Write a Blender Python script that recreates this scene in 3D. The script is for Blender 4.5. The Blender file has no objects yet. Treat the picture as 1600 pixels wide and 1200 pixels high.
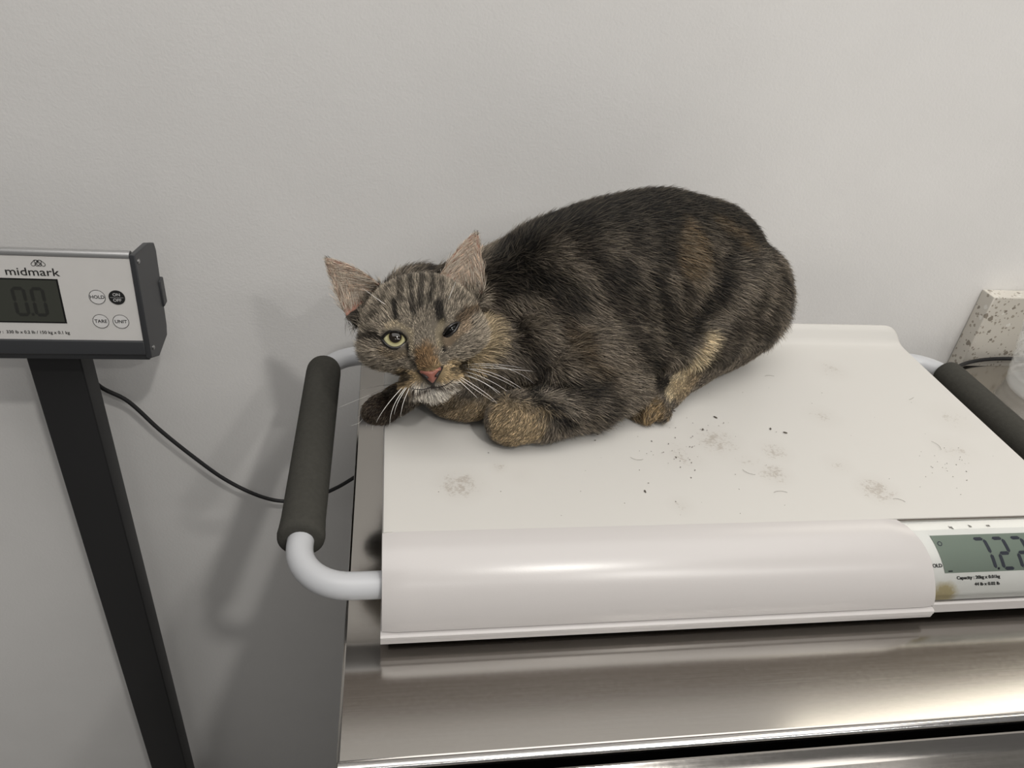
import bpy, bmesh, math, random
import numpy as np
from mathutils import Vector, Matrix
from mathutils.bvhtree import BVHTree

scene = bpy.context.scene
COL = scene.collection
random.seed(7)
rng = np.random.default_rng(11)
FUR_N = 290000

# ------------------------------------------------------------------ camera
# World: X along the back wall, Y towards it, Z up; the scale's flat plate is z = 0, its front left corner the origin.
F_PX = 1175.67
CAM = np.array([0.00355, -0.34295, 0.34])
CAM_R = np.array([[0.98686819, -0.1315692, 0.09370546],
                  [-0.00485043, 0.55572086, 0.8313548],
                  [0.16145477, 0.82089212, -0.54778507]])      # rows: right, up, forward
cam_data = bpy.data.cameras.new('camera')
cam_data.sensor_width = 36.0
cam_data.lens = F_PX / 1600 * 36
cam_data.clip_start = 0.01
cam = bpy.data.objects.new('camera', cam_data)
COL.objects.link(cam)
m3 = Matrix([CAM_R[0], CAM_R[1], -CAM_R[2]]).transposed()
cam.matrix_world = Matrix.Translation(CAM) @ m3.to_4x4()
scene.camera = cam

def px_ray(x, y):
    return CAM_R.T @ np.array([(x - 800) / F_PX, (600 - y) / F_PX, 1.0])

# ------------------------------------------------------------------ light and exposure
world = bpy.data.worlds.new('room_ambient')
world.use_nodes = True
bg = world.node_tree.nodes['Background']
bg.inputs['Color'].default_value = (1.0, 0.98, 0.955, 1)
bg.inputs['Strength'].default_value = 0.14
scene.world = world
vs = scene.view_settings
vs.view_transform = 'Standard'
vs.look = 'None'
vs.gamma = 1.0
vs.exposure = 0.13
vs.use_curve_mapping = False

def area(name, loc, size, power, color=(1, .96, .9), target=None, shape='RECTANGLE', spread=180):
    d = bpy.data.lights.new(name, 'AREA')
    d.shape = shape
    d.size = size[0]
    d.size_y = size[1]
    d.energy = power
    d.color = color
    d.spread = math.radians(spread)
    o = bpy.data.objects.new(name, d)
    o.location = loc
    if target is not None:
        o.rotation_euler = (Vector(target) - Vector(loc)).to_track_quat('-Z', 'Y').to_euler()
    COL.objects.link(o)
    return o

# ceiling fixtures of the room (ceiling 1.65 m above the scale plate)
area('ceiling_downlight', (0.58, -1.25, 1.65), (.10, .10), 13, (1, .97, .92), shape='DISK')
area('ceiling_downlight', (1.02, -2.05, 1.65), (.12, .12), 9, (1, .97, .92), shape='DISK')
area('ceiling_troffer', (0.15, -2.40, 1.65), (.7, .06), 4, (1, .97, .93))
area('ceiling_troffer', (1.55, -2.40, 1.65), (1.3, .06), 14, (1, .97, .93))
area('ceiling_troffer', (0.35, -0.45, 1.65), (2.2, 1.2), 19, (1, .97, .93))
# lit wall fixture up to the right, mirrored in the steel and warming the quartz
area('wall_fixture', (1.12, 0.29, 0.78), (.85, .50), 4.2, (1, .94, .80), target=(1.08, -.40, .56))
# ------------------------------------------------------------------ helpers
def obj(name, me, mat=None, parent=None, smooth=None):
    o = bpy.data.objects.new(name, me)
    COL.objects.link(o)
    if mat is not None:
        me.materials.append(mat)
    if parent is not None:
        o.parent = parent
    if smooth is not None:
        for p in me.polygons:
            p.use_smooth = True
        if smooth < 180:
            try:
                me.set_sharp_from_angle(angle=math.radians(smooth))
            except Exception:
                pass
    return o

def from_py(name, v, f):
    me = bpy.data.meshes.new(name)
    me.from_pydata([tuple(map(float, a)) for a in v], [], [tuple(int(i) for i in a) for a in f])
    bm = bmesh.new()
    bm.from_mesh(me)
    bmesh.ops.recalc_face_normals(bm, faces=bm.faces)
    bm.to_mesh(me)
    bm.free()
    return me

def box_me(name, lo, hi, bevel=0.0, seg=2):
    bm = bmesh.new()
    bmesh.ops.create_cube(bm, size=1)
    for v in bm.verts:
        for k in range(3):
            v.co[k] = lo[k] + (v.co[k] + .5) * (hi[k] - lo[k])
    if bevel > 0:
        bmesh.ops.bevel(bm, geom=list(bm.edges), offset=bevel, segments=seg, affect='EDGES', profile=.5)
    me = bpy.data.meshes.new(name)
    bm.to_mesh(me)
    bm.free()
    return me

def tube_me(name, pts, rad, n=16, cap=True):
    pts = [Vector(p) for p in pts]
    m = len(pts)
    rad = [rad] * m if np.isscalar(rad) else list(rad)
    tan = [((pts[min(i + 1, m - 1)] - pts[max(i - 1, 0)])).normalized() for i in range(m)]
    ref = Vector((0, 0, 1)) if abs(tan[0].z) < .9 else Vector((1, 0, 0))
    nrm = (ref - tan[0] * ref.dot(tan[0])).normalized()
    V, Fc = [], []
    for i in range(m):
        nrm = (nrm - tan[i] * nrm.dot(tan[i])).normalized()
        b = tan[i].cross(nrm)
        for k in range(n):
            a = 2 * math.pi * k / n
            V.append(pts[i] + (nrm * math.cos(a) + b * math.sin(a)) * rad[i])
    for i in range(m - 1):
        for k in range(n):
            Fc.append((i * n + k, i * n + (k + 1) % n, (i + 1) * n + (k + 1) % n, (i + 1) * n + k))
    if cap:
        Fc.append(tuple(range(n))[::-1])
        Fc.append(tuple((m - 1) * n + k for k in range(n)))
    return from_py(name, V, Fc)

def prism_me(name, poly, x0, x1, bevel=0.0):
    """YZ polygon extruded along X."""
    n = len(poly)
    V = [(x0, a, b) for a, b in poly] + [(x1, a, b) for a, b in poly]
    Fc = [tuple(range(n)), tuple(range(2 * n - 1, n - 1, -1))]
    Fc += [(i, (i + 1) % n, n + (i + 1) % n, n + i) for i in range(n)]
    me = from_py(name, V, Fc)
    if bevel:
        bm = bmesh.new()
        bm.from_mesh(me)
        ed = [e for e in bm.edges if e.calc_face_angle(0) > .5]
        bmesh.ops.bevel(bm, geom=ed, offset=bevel, segments=2, affect='EDGES', profile=.5)
        bm.to_mesh(me)
        bm.free()
    return me

def text_me(name, s, size, align='CENTER', bold=0.0):
    c = bpy.data.curves.new(name, 'FONT')
    c.body = s
    c.size = size
    c.align_x = align
    c.align_y = 'CENTER'
    c.offset = bold
    c.resolution_u = 4
    o = bpy.data.objects.new(name, c)
    COL.objects.link(o)
    dg = bpy.context.evaluated_depsgraph_get()
    me = bpy.data.meshes.new_from_object(o.evaluated_get(dg))
    bpy.data.objects.remove(o)
    bpy.data.curves.remove(c)
    me.name = name
    return me

def spline(pts, n):
    """Catmull-Rom through the points."""
    P = np.asarray(pts, float)
    P = np.vstack([2 * P[0] - P[1], P, 2 * P[-1] - P[-2]])
    out = []
    segs = len(P) - 3
    for t in np.linspace(0, segs - 1e-9, n):
        i = int(t)
        u = t - i
        a, b, c, d = P[i:i + 4]
        out.append(.5 * (2 * b + (c - a) * u + (2 * a - 5 * b + 4 * c - d) * u * u + (3 * b - a - 3 * c + d) * u ** 3))
    return np.array(out)

def tag(o, label, cat, group=None):
    o['label'] = label
    o['category'] = cat
    if group:
        o['group'] = group
    return o

def thing(name, loc, label, cat, group=None):
    o = bpy.data.objects.new(name, None)
    o.empty_display_size = .03
    COL.objects.link(o)
    o.location = loc
    tag(o, label, cat, group)
    return o

def struct(o, label=None):
    o['kind'] = 'structure'
    if label:
        o['label'] = label
    return o

def rebase(root):
    """Children were modelled in world coordinates: keep them there under their root."""
    bpy.context.view_layer.update()
    for ch in root.children:
        ch.matrix_parent_inverse = root.matrix_world.inverted()

# ------------------------------------------------------------------ materials
def mat(name, color, rough=.5, metal=0.0, spec=.5, coat=0.0):
    m = bpy.data.materials.new(name)
    m.use_nodes = True
    b = m.node_tree.nodes['Principled BSDF']
    b.inputs['Base Color'].default_value = (*color, 1)
    b.inputs['Roughness'].default_value = rough
    b.inputs['Metallic'].default_value = metal
    b.inputs['Specular IOR Level'].default_value = spec
    b.inputs['Coat Weight'].default_value = coat
    return m

class G:
    """tiny node-graph helper"""
    def __init__(self, m):
        self.t = m.node_tree
        self.b = self.t.nodes['Principled BSDF']
    def n(self, kind, **kw):
        x = self.t.nodes.new(kind)
        for k, v in kw.items():
            setattr(x, k, v)
        return x
    def l(self, a, b):
        self.t.links.new(a, b)
    def coord(self, scale=(1, 1, 1)):
        tc = self.n('ShaderNodeTexCoord')
        mp = self.n('ShaderNodeMapping')
        mp.inputs['Scale'].default_value = scale
        self.l(tc.outputs['Object'], mp.inputs['Vector'])
        return mp.outputs['Vector']
    def noise(self, vec, scale, detail=3, rough=.5):
        x = self.n('ShaderNodeTexNoise')
        x.inputs['Scale'].default_value = scale
        x.inputs['Detail'].default_value = detail
        x.inputs['Roughness'].default_value = rough
        self.l(vec, x.inputs['Vector'])
        return x.outputs['Fac']
    def ramp(self, fac, stops):
        x = self.n('ShaderNodeValToRGB')
        e = x.color_ramp.elements
        while len(e) < len(stops):
            e.new(.5)
        for i, (p, c) in enumerate(stops):
            e[i].position = p
            e[i].color = (*c, 1) if not np.isscalar(c) else (c, c, c, 1)
        self.l(fac, x.inputs['Fac'])
        return x.outputs['Color']
    def math(self, op, a, b=None):
        x = self.n('ShaderNodeMath', operation=op)
        for i, v in enumerate((a, b)):
            if v is None:
                continue
            if hasattr(v, 'is_linked'):
                self.l(v, x.inputs[i])
            else:
                x.inputs[i].default_value = v
        return x.outputs[0]
    def mix(self, fac, a, b):
        x = self.n('ShaderNodeMix', data_type='RGBA')
        for s, v in ((x.inputs['Factor'], fac), (x.inputs[6], a), (x.inputs[7], b)):
            if hasattr(v, 'is_linked'):
                self.l(v, s)
            elif np.isscalar(v):
                s.default_value = v
            else:
                s.default_value = (*v, 1)
        return x.outputs[2]
    def bump(self, h, strength, dist=.001):
        x = self.n('ShaderNodeBump')
        x.inputs['Strength'].default_value = strength
        x.inputs['Distance'].default_value = dist
        self.l(h, x.inputs['Height'])
        self.l(x.outputs['Normal'], self.b.inputs['Normal'])
        return x

M = {}
# painted drywall with an orange-peel roller texture
m = M['wall'] = mat('painted_wall', (.52, .51, .505), .55, spec=.3)
g = G(m)
v = g.coord()
h = g.math('ADD', g.noise(v, 420, 3, .55), g.math('MULTIPLY', g.noise(v, 110, 3, .5), .5))
g.bump(h, .22, .0010)
g.l(g.mix(g.ramp(g.noise(v, 9, 5, .6), [(.35, 0.), (.7, 1.)]), (.79, .78, .765), (.82, .81, .795)), g.b.inputs['Base Color'])

m = M['floor'] = mat('vinyl_floor', (.22, .21, .2), .45)
g = G(m); v = g.coord()
g.l(g.mix(g.noise(v, 40, 5), (.18, .175, .17), (.27, .26, .25)), g.b.inputs['Base Color'])

# white plastic of the weighing plate, dirtied by paw prints and scratches
m = M['plate'] = mat('white_plate_plastic', (.615, .60, .57), .38, spec=.4)
g = G(m); v = g.coord()
tot = None
for (x, y, r, w) in [(.052, .0426, .018, .9), (.0805, .0609, .007, .7), (.2838, .0495, .015, .8), (.3554, .030, .017, .95), (.2533, .0879, .022, .8),
                     (.4048, .1924, .018, .6), (.2014, .0178, .010, .6), (.3587, .121, .016, .55), (.2955, .0755, .015, .7), (.2197, .0729, .020, .6),
                     (.478, .118, .024, .5), (.4507, .0772, .02, .5), (.27, .062, .02, .45), (.34, .058, .013, .5), (.095, .052, .011, .3)]:
    c = g.n('ShaderNodeVectorMath', operation='DISTANCE')
    g.l(v, c.inputs[0])
    c.inputs[1].default_value = (x, y, 0)
    d = g.math('MULTIPLY', g.math('MAXIMUM', g.math('SUBTRACT', 1.0, g.math('DIVIDE', c.outputs['Value'], r * 1.25)), 0.0), w)
    tot = d if tot is None else g.math('MAXIMUM', tot, d)
fine = g.noise(g.coord((1, 1.6, 1)), 420, 4, .75)
mid = g.noise(v, 130, 4, .65)
spot = g.ramp(g.math('MULTIPLY', g.math('POWER', tot, .5), g.math('MULTIPLY', fine, mid)), [(.175, 0.), (.25, 1.)])
haze = g.math('MULTIPLY', tot, .16)
st = g.math('MINIMUM', g.math('ADD', g.math('MULTIPLY', spot, .5), haze), 1.0)
g.l(g.mix(st, (.615, .60, .57), (.33, .285, .24)), g.b.inputs['Base Color'])

M['white'] = mat('white_gloss_plastic', (.545, .522, .512), .26, spec=.5)
g = G(M['white']); v = g.coord()
g.bump(g.noise(v, 900, 2), .05, .0004)

def steel(name, base, rough, scratch=True):
    m = mat(name, base, rough, 1.0)
    g = G(m)
    s = g.noise(g.coord((3, 260, 3)), 6, 4, .7)
    f = g.noise(g.coord(), 350, 3, .6)
    r = g.math('ADD', rough - .06, g.math('MULTIPLY', s, .08))
    r = g.math('ADD', r, g.math('MULTIPLY', f, .05))
    g.l(r, g.b.inputs['Roughness'])
    g.bump(g.math('ADD', g.math('MULTIPLY', s, .06), g.math('MULTIPLY', f, .5)), .03, .0003)
    return m
M['steel'] = steel('brushed_stainless', (.44, .42, .395), .13)
M['steel_edge'] = steel('polished_stainless_edge', (.7, .69, .68), .16)
M['black_gap'] = mat('black_gap_shade', (.006, .006, .006), .7)  # near-black that paints in the shade of the gap; basin cabinet shares it
M['tube'] = mat('silver_painted_tube', (.52, .53, .55), .34, spec=.5)
m = M['foam'] = mat('charcoal_foam', (.055, .054, .047), .95, spec=.15)
g = G(m); v = g.coord()
g.bump(g.noise(v, 1400, 3, .6), .45, .0008)
g.l(g.mix(g.noise(v, 300, 4), (.045, .044, .038), (.068, .066, .058)), g.b.inputs['Base Color'])
M['rubber'] = mat('black_rubber', (.012, .012, .013), .6)
m = M['powder'] = mat('black_powder_coat', (.017, .017, .018), .5)
g = G(m); v = g.coord()
g.bump(g.noise(v, 1500, 2), .15, .0004)
M['dark'] = mat('dark_grey_plastic', (.040, .042, .046), .45)
M['alu'] = mat('brushed_aluminium', (.52, .52, .52), .38, .9)
m = M['label'] = mat('pale_grey_label', (.55, .535, .515), .5, spec=.3)
g = G(m); v = g.coord()
g.l(g.mix(g.noise(v, 60, 5, .6), (.66, .645, .625), (.72, .705, .685)), g.b.inputs['Base Color'])
M['button'] = mat('white_membrane_button', (.74, .73, .72), .45)
M['ink'] = mat('black_ink', (.012, .012, .012), .6)
M['ink_white'] = mat('white_ink', (.6, .6, .6), .6)
M['lcd_dark'] = mat('lcd_glass_grey', (.055, .058, .048), .22, spec=.35)
M['lcd_dark_seg'] = mat('lcd_segment_faint', (.026, .027, .024), .35)
M['lcd_border'] = mat('lcd_black_border', (.008, .008, .008), .3)
M['lcd'] = mat('lcd_green', (.17, .21, .175), .35, spec=.3)
M['lcd_seg'] = mat('lcd_segment_navy', (.018, .022, .036), .4)
m = M['disp'] = mat('display_label_white', (.66, .665, .64), .45)
g = G(m); v = g.coord()
c = g.n('ShaderNodeVectorMath', operation='DISTANCE'); g.l(v, c.inputs[0]); c.inputs[1].default_value = (.380, -.0395, -.038)
st = g.math('MULTIPLY', g.math('MAXIMUM', g.math('SUBTRACT', 1.0, g.math('DIVIDE', c.outputs['Value'], .017)), 0.0), 1.6)
st = g.ramp(g.math('MULTIPLY', st, g.noise(v, 160, 4, .6)), [(.15, 0.), (.45, 1.)])
g.l(g.mix(st, (.66, .665, .64), (.42, .36, .21)), g.b.inputs['Base Color'])
M['pan'] = mat('underside_shade_brown', (.07, .06, .052), .6)  # shade beneath the scale put into the colour
M['wood'] = mat('brown_wood_rail', (.11, .075, .05), .5)
M['screw'] = mat('screw_steel', (.5, .5, .5), .3, 1.0)
M['hair_dark'] = mat('loose_hair', (.10, .08, .06), .6)
M['dirt'] = mat('dark_dirt', (.10, .085, .07), .9)

# clear lens over the LCD: mostly see-through, reflecting by Fresnel
m = M['lens'] = bpy.data.materials.new('clear_lens')
m.use_nodes = True
t = m.node_tree
t.nodes.remove(t.nodes['Principled BSDF'])
fr = t.nodes.new('ShaderNodeFresnel'); fr.inputs['IOR'].default_value = 1.5
tr = t.nodes.new('ShaderNodeBsdfTransparent'); gl = t.nodes.new('ShaderNodeBsdfGlossy'); gl.inputs['Roughness'].default_value = .08
mx = t.nodes.new('ShaderNodeMixShader')
t.links.new(fr.outputs[0], mx.inputs[0]); t.links.new(tr.outputs[0], mx.inputs[1]); t.links.new(gl.outputs[0], mx.inputs[2])
t.links.new(mx.outputs[0], t.nodes['Material Output'].inputs['Surface'])

m = M['clear'] = bpy.data.materials.new('clear_plastic')
m.use_nodes = True
t = m.node_tree
b = t.nodes['Principled BSDF']
b.inputs['Base Color'].default_value = (.9, .9, .88, 1); b.inputs['Roughness'].default_value = .12
b.inputs['Alpha'].default_value = .2

# speckled quartz: cream ground with grey and tan chips
m = M['quartz'] = mat('speckled_quartz', (.62, .6, .55), .28)
g = G(m); v = g.coord()
def chips(scale, lo, hi, seedoff):
    mp = g.n('ShaderNodeMapping'); mp.inputs['Location'].default_value = seedoff
    tc = g.n('ShaderNodeTexCoord'); g.l(tc.outputs['Object'], mp.inputs['Vector'])
    wob = g.n('ShaderNodeTexNoise'); wob.inputs['Scale'].default_value = scale * 2; g.l(mp.outputs['Vector'], wob.inputs['Vector'])
    ad = g.n('ShaderNodeVectorMath', operation='MULTIPLY_ADD'); g.l(wob.outputs['Color'], ad.inputs[0])
    ad.inputs[1].default_value = (.5 / scale,) * 3; g.l(mp.outputs['Vector'], ad.inputs[2])
    vo = g.n('ShaderNodeTexVoronoi'); vo.inputs['Scale'].default_value = scale; g.l(ad.outputs[0], vo.inputs['Vector'])
    sep = g.n('ShaderNodeSeparateColor'); g.l(vo.outputs['Color'], sep.inputs[0])
    big = g.math('MULTIPLY', sep.outputs[0], .42)
    return g.math('MULTIPLY', g.math('LESS_THAN', vo.outputs['Distance'], big), g.math('GREATER_THAN', sep.outputs[1], lo))
c1 = chips(230, .12, .4, (0, 0, 0)); c2 = chips(120, .5, .4, (3.1, 1.7, .4)); c3 = chips(140, .5, .4, (.7, 5.2, 2.2))
col = g.mix(c1, (.70, .665, .60), (.40, .355, .295))
col = g.mix(c3, col, (.82, .80, .75))
col = g.mix(c2, col, (.29, .255, .21))
g.l(col, g.b.inputs['Base Color'])
# ------------------------------------------------------------------ the room
WALL_Y = .335
TAB_Z = -.06
FLOOR_Z = -.92
o = obj('wall_back', box_me('wall_back', (-1.6, WALL_Y, FLOOR_Z), (2.2, WALL_Y + .1, 1.65)), M['wall'])
struct(o, 'light grey painted wall with a fine roller texture')
o = obj('floor', box_me('floor', (-1.6, -2.6, FLOOR_Z - .05), (2.2, WALL_Y + .1, FLOOR_Z)), M['floor'])
struct(o, 'grey vinyl floor below the scales')

o = obj('trim_1', box_me('trim_1', (-1.6, WALL_Y - .018, .43), (2.2, WALL_Y, .585), .003), M['wood'], None, 20)
struct(o, 'brown wooden rail across the wall above the frame, mirrored in the steel')

# ------------------------------------------------------------------ steel table under the tray scale
X0, X1, YF, YB = -.0235, 1.55, -.1165, .300
t = thing('steel_table', (.7, .09, FLOOR_Z), 'brushed stainless steel table carrying the white pet scale', 'table')
obj('table_top', box_me('table_top', (X0, YF + .004, TAB_Z - .026), (X1, YB, TAB_Z), .0018), M['steel'], t, 20)
rim = [(X0 + .001 + (X1 - X0 - .002) * i / 40, YF + .0025, TAB_Z - .0022) for i in range(41)]
obj('front_hem', tube_me('front_hem', rim, .0032, 14), M['steel_edge'], t, 60)
obj('apron', box_me('apron', (X0 + .006, YF + .008, TAB_Z - .10), (X1 - .006, YF + .02, TAB_Z - .026)), M['black_gap'], t)  # coloured near-black to paint the shade in the gap before the basin
for lx in (X0 + .035, X1 - .035):
    for ly in (YF + .05, YB - .04):
        obj('leg', box_me('leg', (lx - .02, ly - .02, FLOOR_Z), (lx + .02, ly + .02, TAB_Z - .026), .003), M['steel'], t, 20)
rebase(t)

# basin edge in front of it: rim, inner slope and recessed pan
t = thing('steel_basin', (.7, -.4, FLOOR_Z), 'second stainless steel basin rim across the bottom right corner, past a dark gap', 'basin')
pr = [(-.1225, -.0625), (-.1233, -.0608), (-.1246, -.0605), (-.1258, -.0612), (-.1306, -.0648), (-.1326, -.0654), (-.62, -.0654), (-.62, -.075), (-.124, -.075), (-.1225, -.072)]
obj('basin_pan', prism_me('basin_pan', pr, -.02, 1.5), M['steel'], t, 30)
obj('basin_cabinet', box_me('basin_cabinet', (0, -.60, FLOOR_Z), (1.48, -.16, -.075), .003), M['black_gap'], t, 20)
rebase(t)

# ------------------------------------------------------------------ quartz backsplash and the things on the table at right
o = obj('quartz_backsplash', box_me('quartz_backsplash', (.6555, .3145, TAB_Z - .035), (1.55, WALL_Y - .0005, .018), .0012), M['quartz'], None, 20)
tag(o, 'cream speckled quartz backsplash slab against the wall at right', 'backsplash')

# ------------------------------------------------------------------ the white tray scale
W = .504
PL, PA0, PA1 = .0657, math.radians(5), math.radians(88)
PK = (PA1 - PA0) / PL
def prof(s, off=0.0):
    """front bullnose: arc length from the crease -> (y, z), moved off along its normal"""
    c = min(max(s, 0.0), PL)
    th = PA0 + PK * c
    y = -(math.sin(th) - math.sin(PA0)) / PK
    z = -(math.cos(PA0) - math.cos(th)) / PK
    y -= math.cos(th) * (s - c)
    z -= math.sin(th) * (s - c)
    return y - math.sin(th) * off, z + math.cos(th) * off

scale = thing('pet_scale', (W / 2, .1, TAB_Z), 'white plastic tray scale with foam grips, a tabby cat lying on it', 'scale')
# flat plate with the raised lip along the back
xs = [0, .0006, .002, .005, .009, .014, .020] + list(np.linspace(.03, W - .03, 30)) + [W - a for a in (.020, .014, .009, .005, .002, .0006, 0)]
V, Fc, npf = [], [], 0
for x in xs:
    e = min(x, W - x)
    lip = .0155 * (math.sqrt(max(0, 1 - (1 - min(e / .018, 1)) ** 2)))
    rd = .0012 * (1 - math.sqrt(max(0, 1 - (1 - min(e / .002, 1)) ** 2)))
    p = [(.0, -.012), (0, -rd)]
    p += [(y, -rd - .0006 * math.sin(math.pi * y / .232)) for y in np.linspace(.01, .228, 14)]
    p += [(.2335, lip * .03 - rd), (.2380, lip * .16 - rd), (.2415, lip * .40 - rd), (.2445, lip * .72 - rd), (.2475, lip * .93 - rd), (.2505, lip - rd), (.2535, lip * .93 - rd), (.2555, lip * .6 - rd), (.256, -.012)]
    npf = len(p)
    V += [(x, a, b) for a, b in p]
for i in range(len(xs) - 1):
    for k in range(npf - 1):
        Fc.append((i * npf + k, i * npf + k + 1, (i + 1) * npf + k + 1, (i + 1) * npf + k))
    Fc.append((i * npf + npf - 1, i * npf, (i + 1) * npf, (i + 1) * npf + npf - 1))
Fc.append(tuple(range(npf))); Fc.append(tuple((len(xs) - 1) * npf + k for k in range(npf)))
obj('weighing_plate', from_py('weighing_plate', V, Fc), M['plate'], scale, 35)
# body under the plate and the trim along the bottom
obj('scale_body', prism_me('scale_body', [(-.028, -.030), (-.004, -.0105), (.2555, -.0105), (.2535, -.044), (-.032, -.044)], .0015, W - .0015), M['white'], scale, 30)
# rounded front cover, cut in a curve at the display
ss = np.linspace(0, PL, 22)
def cover_end(s):
    return float(np.interp(s, [0, .0066, .0126, .020, .0287, .0372, .0483, .061, PL], [.3537, .3589, .3619, .3653, .3678, .3692, .3711, .3740, .3745]))
V, Fc = [], []
nx = 46
for layer, off in ((0, 0.0), (1, -.0042)):
    for s in ss:
        x1 = cover_end(s)
        for i in range(nx):
            u = i / (nx - 1)
            x = u * x1
            e = min(x, x1 - x)
            dn = .0010 * (1 - math.sqrt(max(0, 1 - (1 - min(e / .0016, 1)) ** 2))) if layer == 0 else 0
            V.append((x, *prof(s, off - dn)))
ns = len(ss)
def gi(L, a, b):
    return L * ns * nx + a * nx + b
for a in range(ns - 1):
    for b_ in range(nx - 1):
        Fc.append((gi(0, a, b_), gi(0, a, b_ + 1), gi(0, a + 1, b_ + 1), gi(0, a + 1, b_)))
        Fc.append((gi(1, a, b_), gi(1, a + 1, b_), gi(1, a + 1, b_ + 1), gi(1, a, b_ + 1)))
    for b_ in (0, nx - 1):
        Fc.append((gi(0, a, b_), gi(0, a + 1, b_), gi(1, a + 1, b_), gi(1, a, b_)))
for a in (0, ns - 1):
    for b_ in range(nx - 1):
        Fc.append((gi(0, a, b_), gi(1, a, b_), gi(1, a, b_ + 1), gi(0, a, b_ + 1)))
obj('front_cover', from_py('front_cover', V, Fc), M['white'], scale, 35)
yb, zb = prof(PL)
obj('bottom_trim', prism_me('bottom_trim', [(yb + .006, zb - .0010), (yb - .0012, zb - .0010), (yb - .0026, zb - .0018), (yb - .0028, zb - .0038), (yb - .0021, zb - .0044), (yb - .0024, zb - .0052), (yb - .0020, zb - .0082), (yb - .0006, zb - .0095), (.252, zb - .0095), (.252, zb - .0010)], -.0008, .3738), M['white'], scale, 20)
obj('bottom_trim', prism_me('bottom_trim', [(yb + .0020, zb + .0016), (yb + .010, zb + .0018), (.252, zb - .0010), (.252, zb - .0090), (yb + .0026, zb - .0090), (yb + .0010, zb - .0075), (yb + .0010, zb + .0006)], .3739, W), M['white'], scale, 20)
obj('underside_shade_sheet', box_me('underside_shade_sheet', (.004, -.036, -.0548), (W - .004, .246, -.0528), .0005), M['pan'], scale)  # added dark sheet, stands in for the shaded underside mirrored in the steel

# display panel on the right of the cover
def prof_grid(name, s0, s1, x0, x1, off, ns_=24, nx_=4, left=None):
    V, Fc = [], []
    for i in range(ns_):
        s = s0 + (s1 - s0) * i / (ns_ - 1)
        xa = left(s) if left else x0
        for k in range(nx_):
            V.append((xa + (x1 - xa) * k / (nx_ - 1), *prof(s, off)))
    for i in range(ns_ - 1):
        for k in range(nx_ - 1):
            Fc.append((i * nx_ + k, i * nx_ + k + 1, (i + 1) * nx_ + k + 1, (i + 1) * nx_ + k))
    return from_py(name, V, Fc)
DX1 = W - .008
panel = obj('display_panel', prof_grid('display_panel', 0.0006, .0630, .3530, DX1, -.0033, left=lambda s: cover_end(s) - .002), M['disp'], scale, 180)
obj('panel_back', prof_grid('panel_back', 0.0, PL, .3530, W, -.0052), M['white'], scale, 180)
lcd = obj('lcd_screen', prof_grid('lcd_screen', .0130, .0408, .3737, DX1 - .012, -.0030, left=lambda s: .3737 + (s - .0135) * .22), M['lcd'], panel, 180)
def on_prof(me, x0, s0, off, shear=0.0):
    for v in me.vertices:
        x, y = v.co.x, v.co.y
        yy, zz = prof(s0 - y, off)
        v.co = (x0 + x + shear * y, yy, zz)
    me.update()
    return me
SEG = {'a': (0, 2, 1, 2), 'b': (1, 2, 1, 1), 'c': (1, 1, 1, 0), 'd': (0, 0, 1, 0), 'e': (0, 1, 0, 0), 'f': (0, 2, 0, 1), 'g': (0, 1, 1, 1)}
DIG = {'0': 'abcdef', '7': 'abc', '2': 'abged', '8': 'abcdefg'}
def seven(name, ch, w, h, th):
    V, Fc = [], []
    for s in DIG[ch]:
        x0, y0, x1, y1 = SEG[s]
        a = np.array([x0 * w - w / 2, y0 * h / 2 - h / 2]); b_ = np.array([x1 * w - w / 2, y1 * h / 2 - h / 2])
        d = (b_ - a) / np.linalg.norm(b_ - a); n = np.array([-d[1], d[0]])
        a = a + d * th * .12; b_ = b_ - d * th * .12
        k = 5
        base = len(V)
        for i in range(k + 1):
            t_ = i / k
            hw = th / 2 * (0 if i in (0, k) else 1)
            tt = t_ if i in (0, k) else (np.clip(t_, th / 2 / np.linalg.norm(b_ - a), 1 - th / 2 / np.linalg.norm(b_ - a)) if i in (1, k - 1) else t_)
            if i == 1: tt = th / 2 / np.linalg.norm(b_ - a)
            if i == k - 1: tt = 1 - th / 2 / np.linalg.norm(b_ - a)
            p = a + (b_ - a) * tt
            V += [(*(p + n * hw), 0), (*(p - n * hw), 0)]
        for i in range(k):
            Fc.append((base + 2 * i, base + 2 * i + 1, base + 2 * i + 3, base + 2 * i + 2))
    me = bpy.data.meshes.new(name)
    me.from_pydata(V, [], Fc)
    return me
for ch, x in (('7', .4124), ('2', .4271), ('2', .4418)):
    obj('lcd_digit', on_prof(seven('lcd_digit', ch, .0082, .0222, .0026), x, .0278, -.0028, -.24), M['lcd_seg'], lcd)
obj('lcd_point', on_prof(box_me('lcd_point', (-.0008, -.0008, 0), (.0008, .0008, .0001)), .4212, .0387, -.0028), M['lcd_seg'], lcd)
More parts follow.
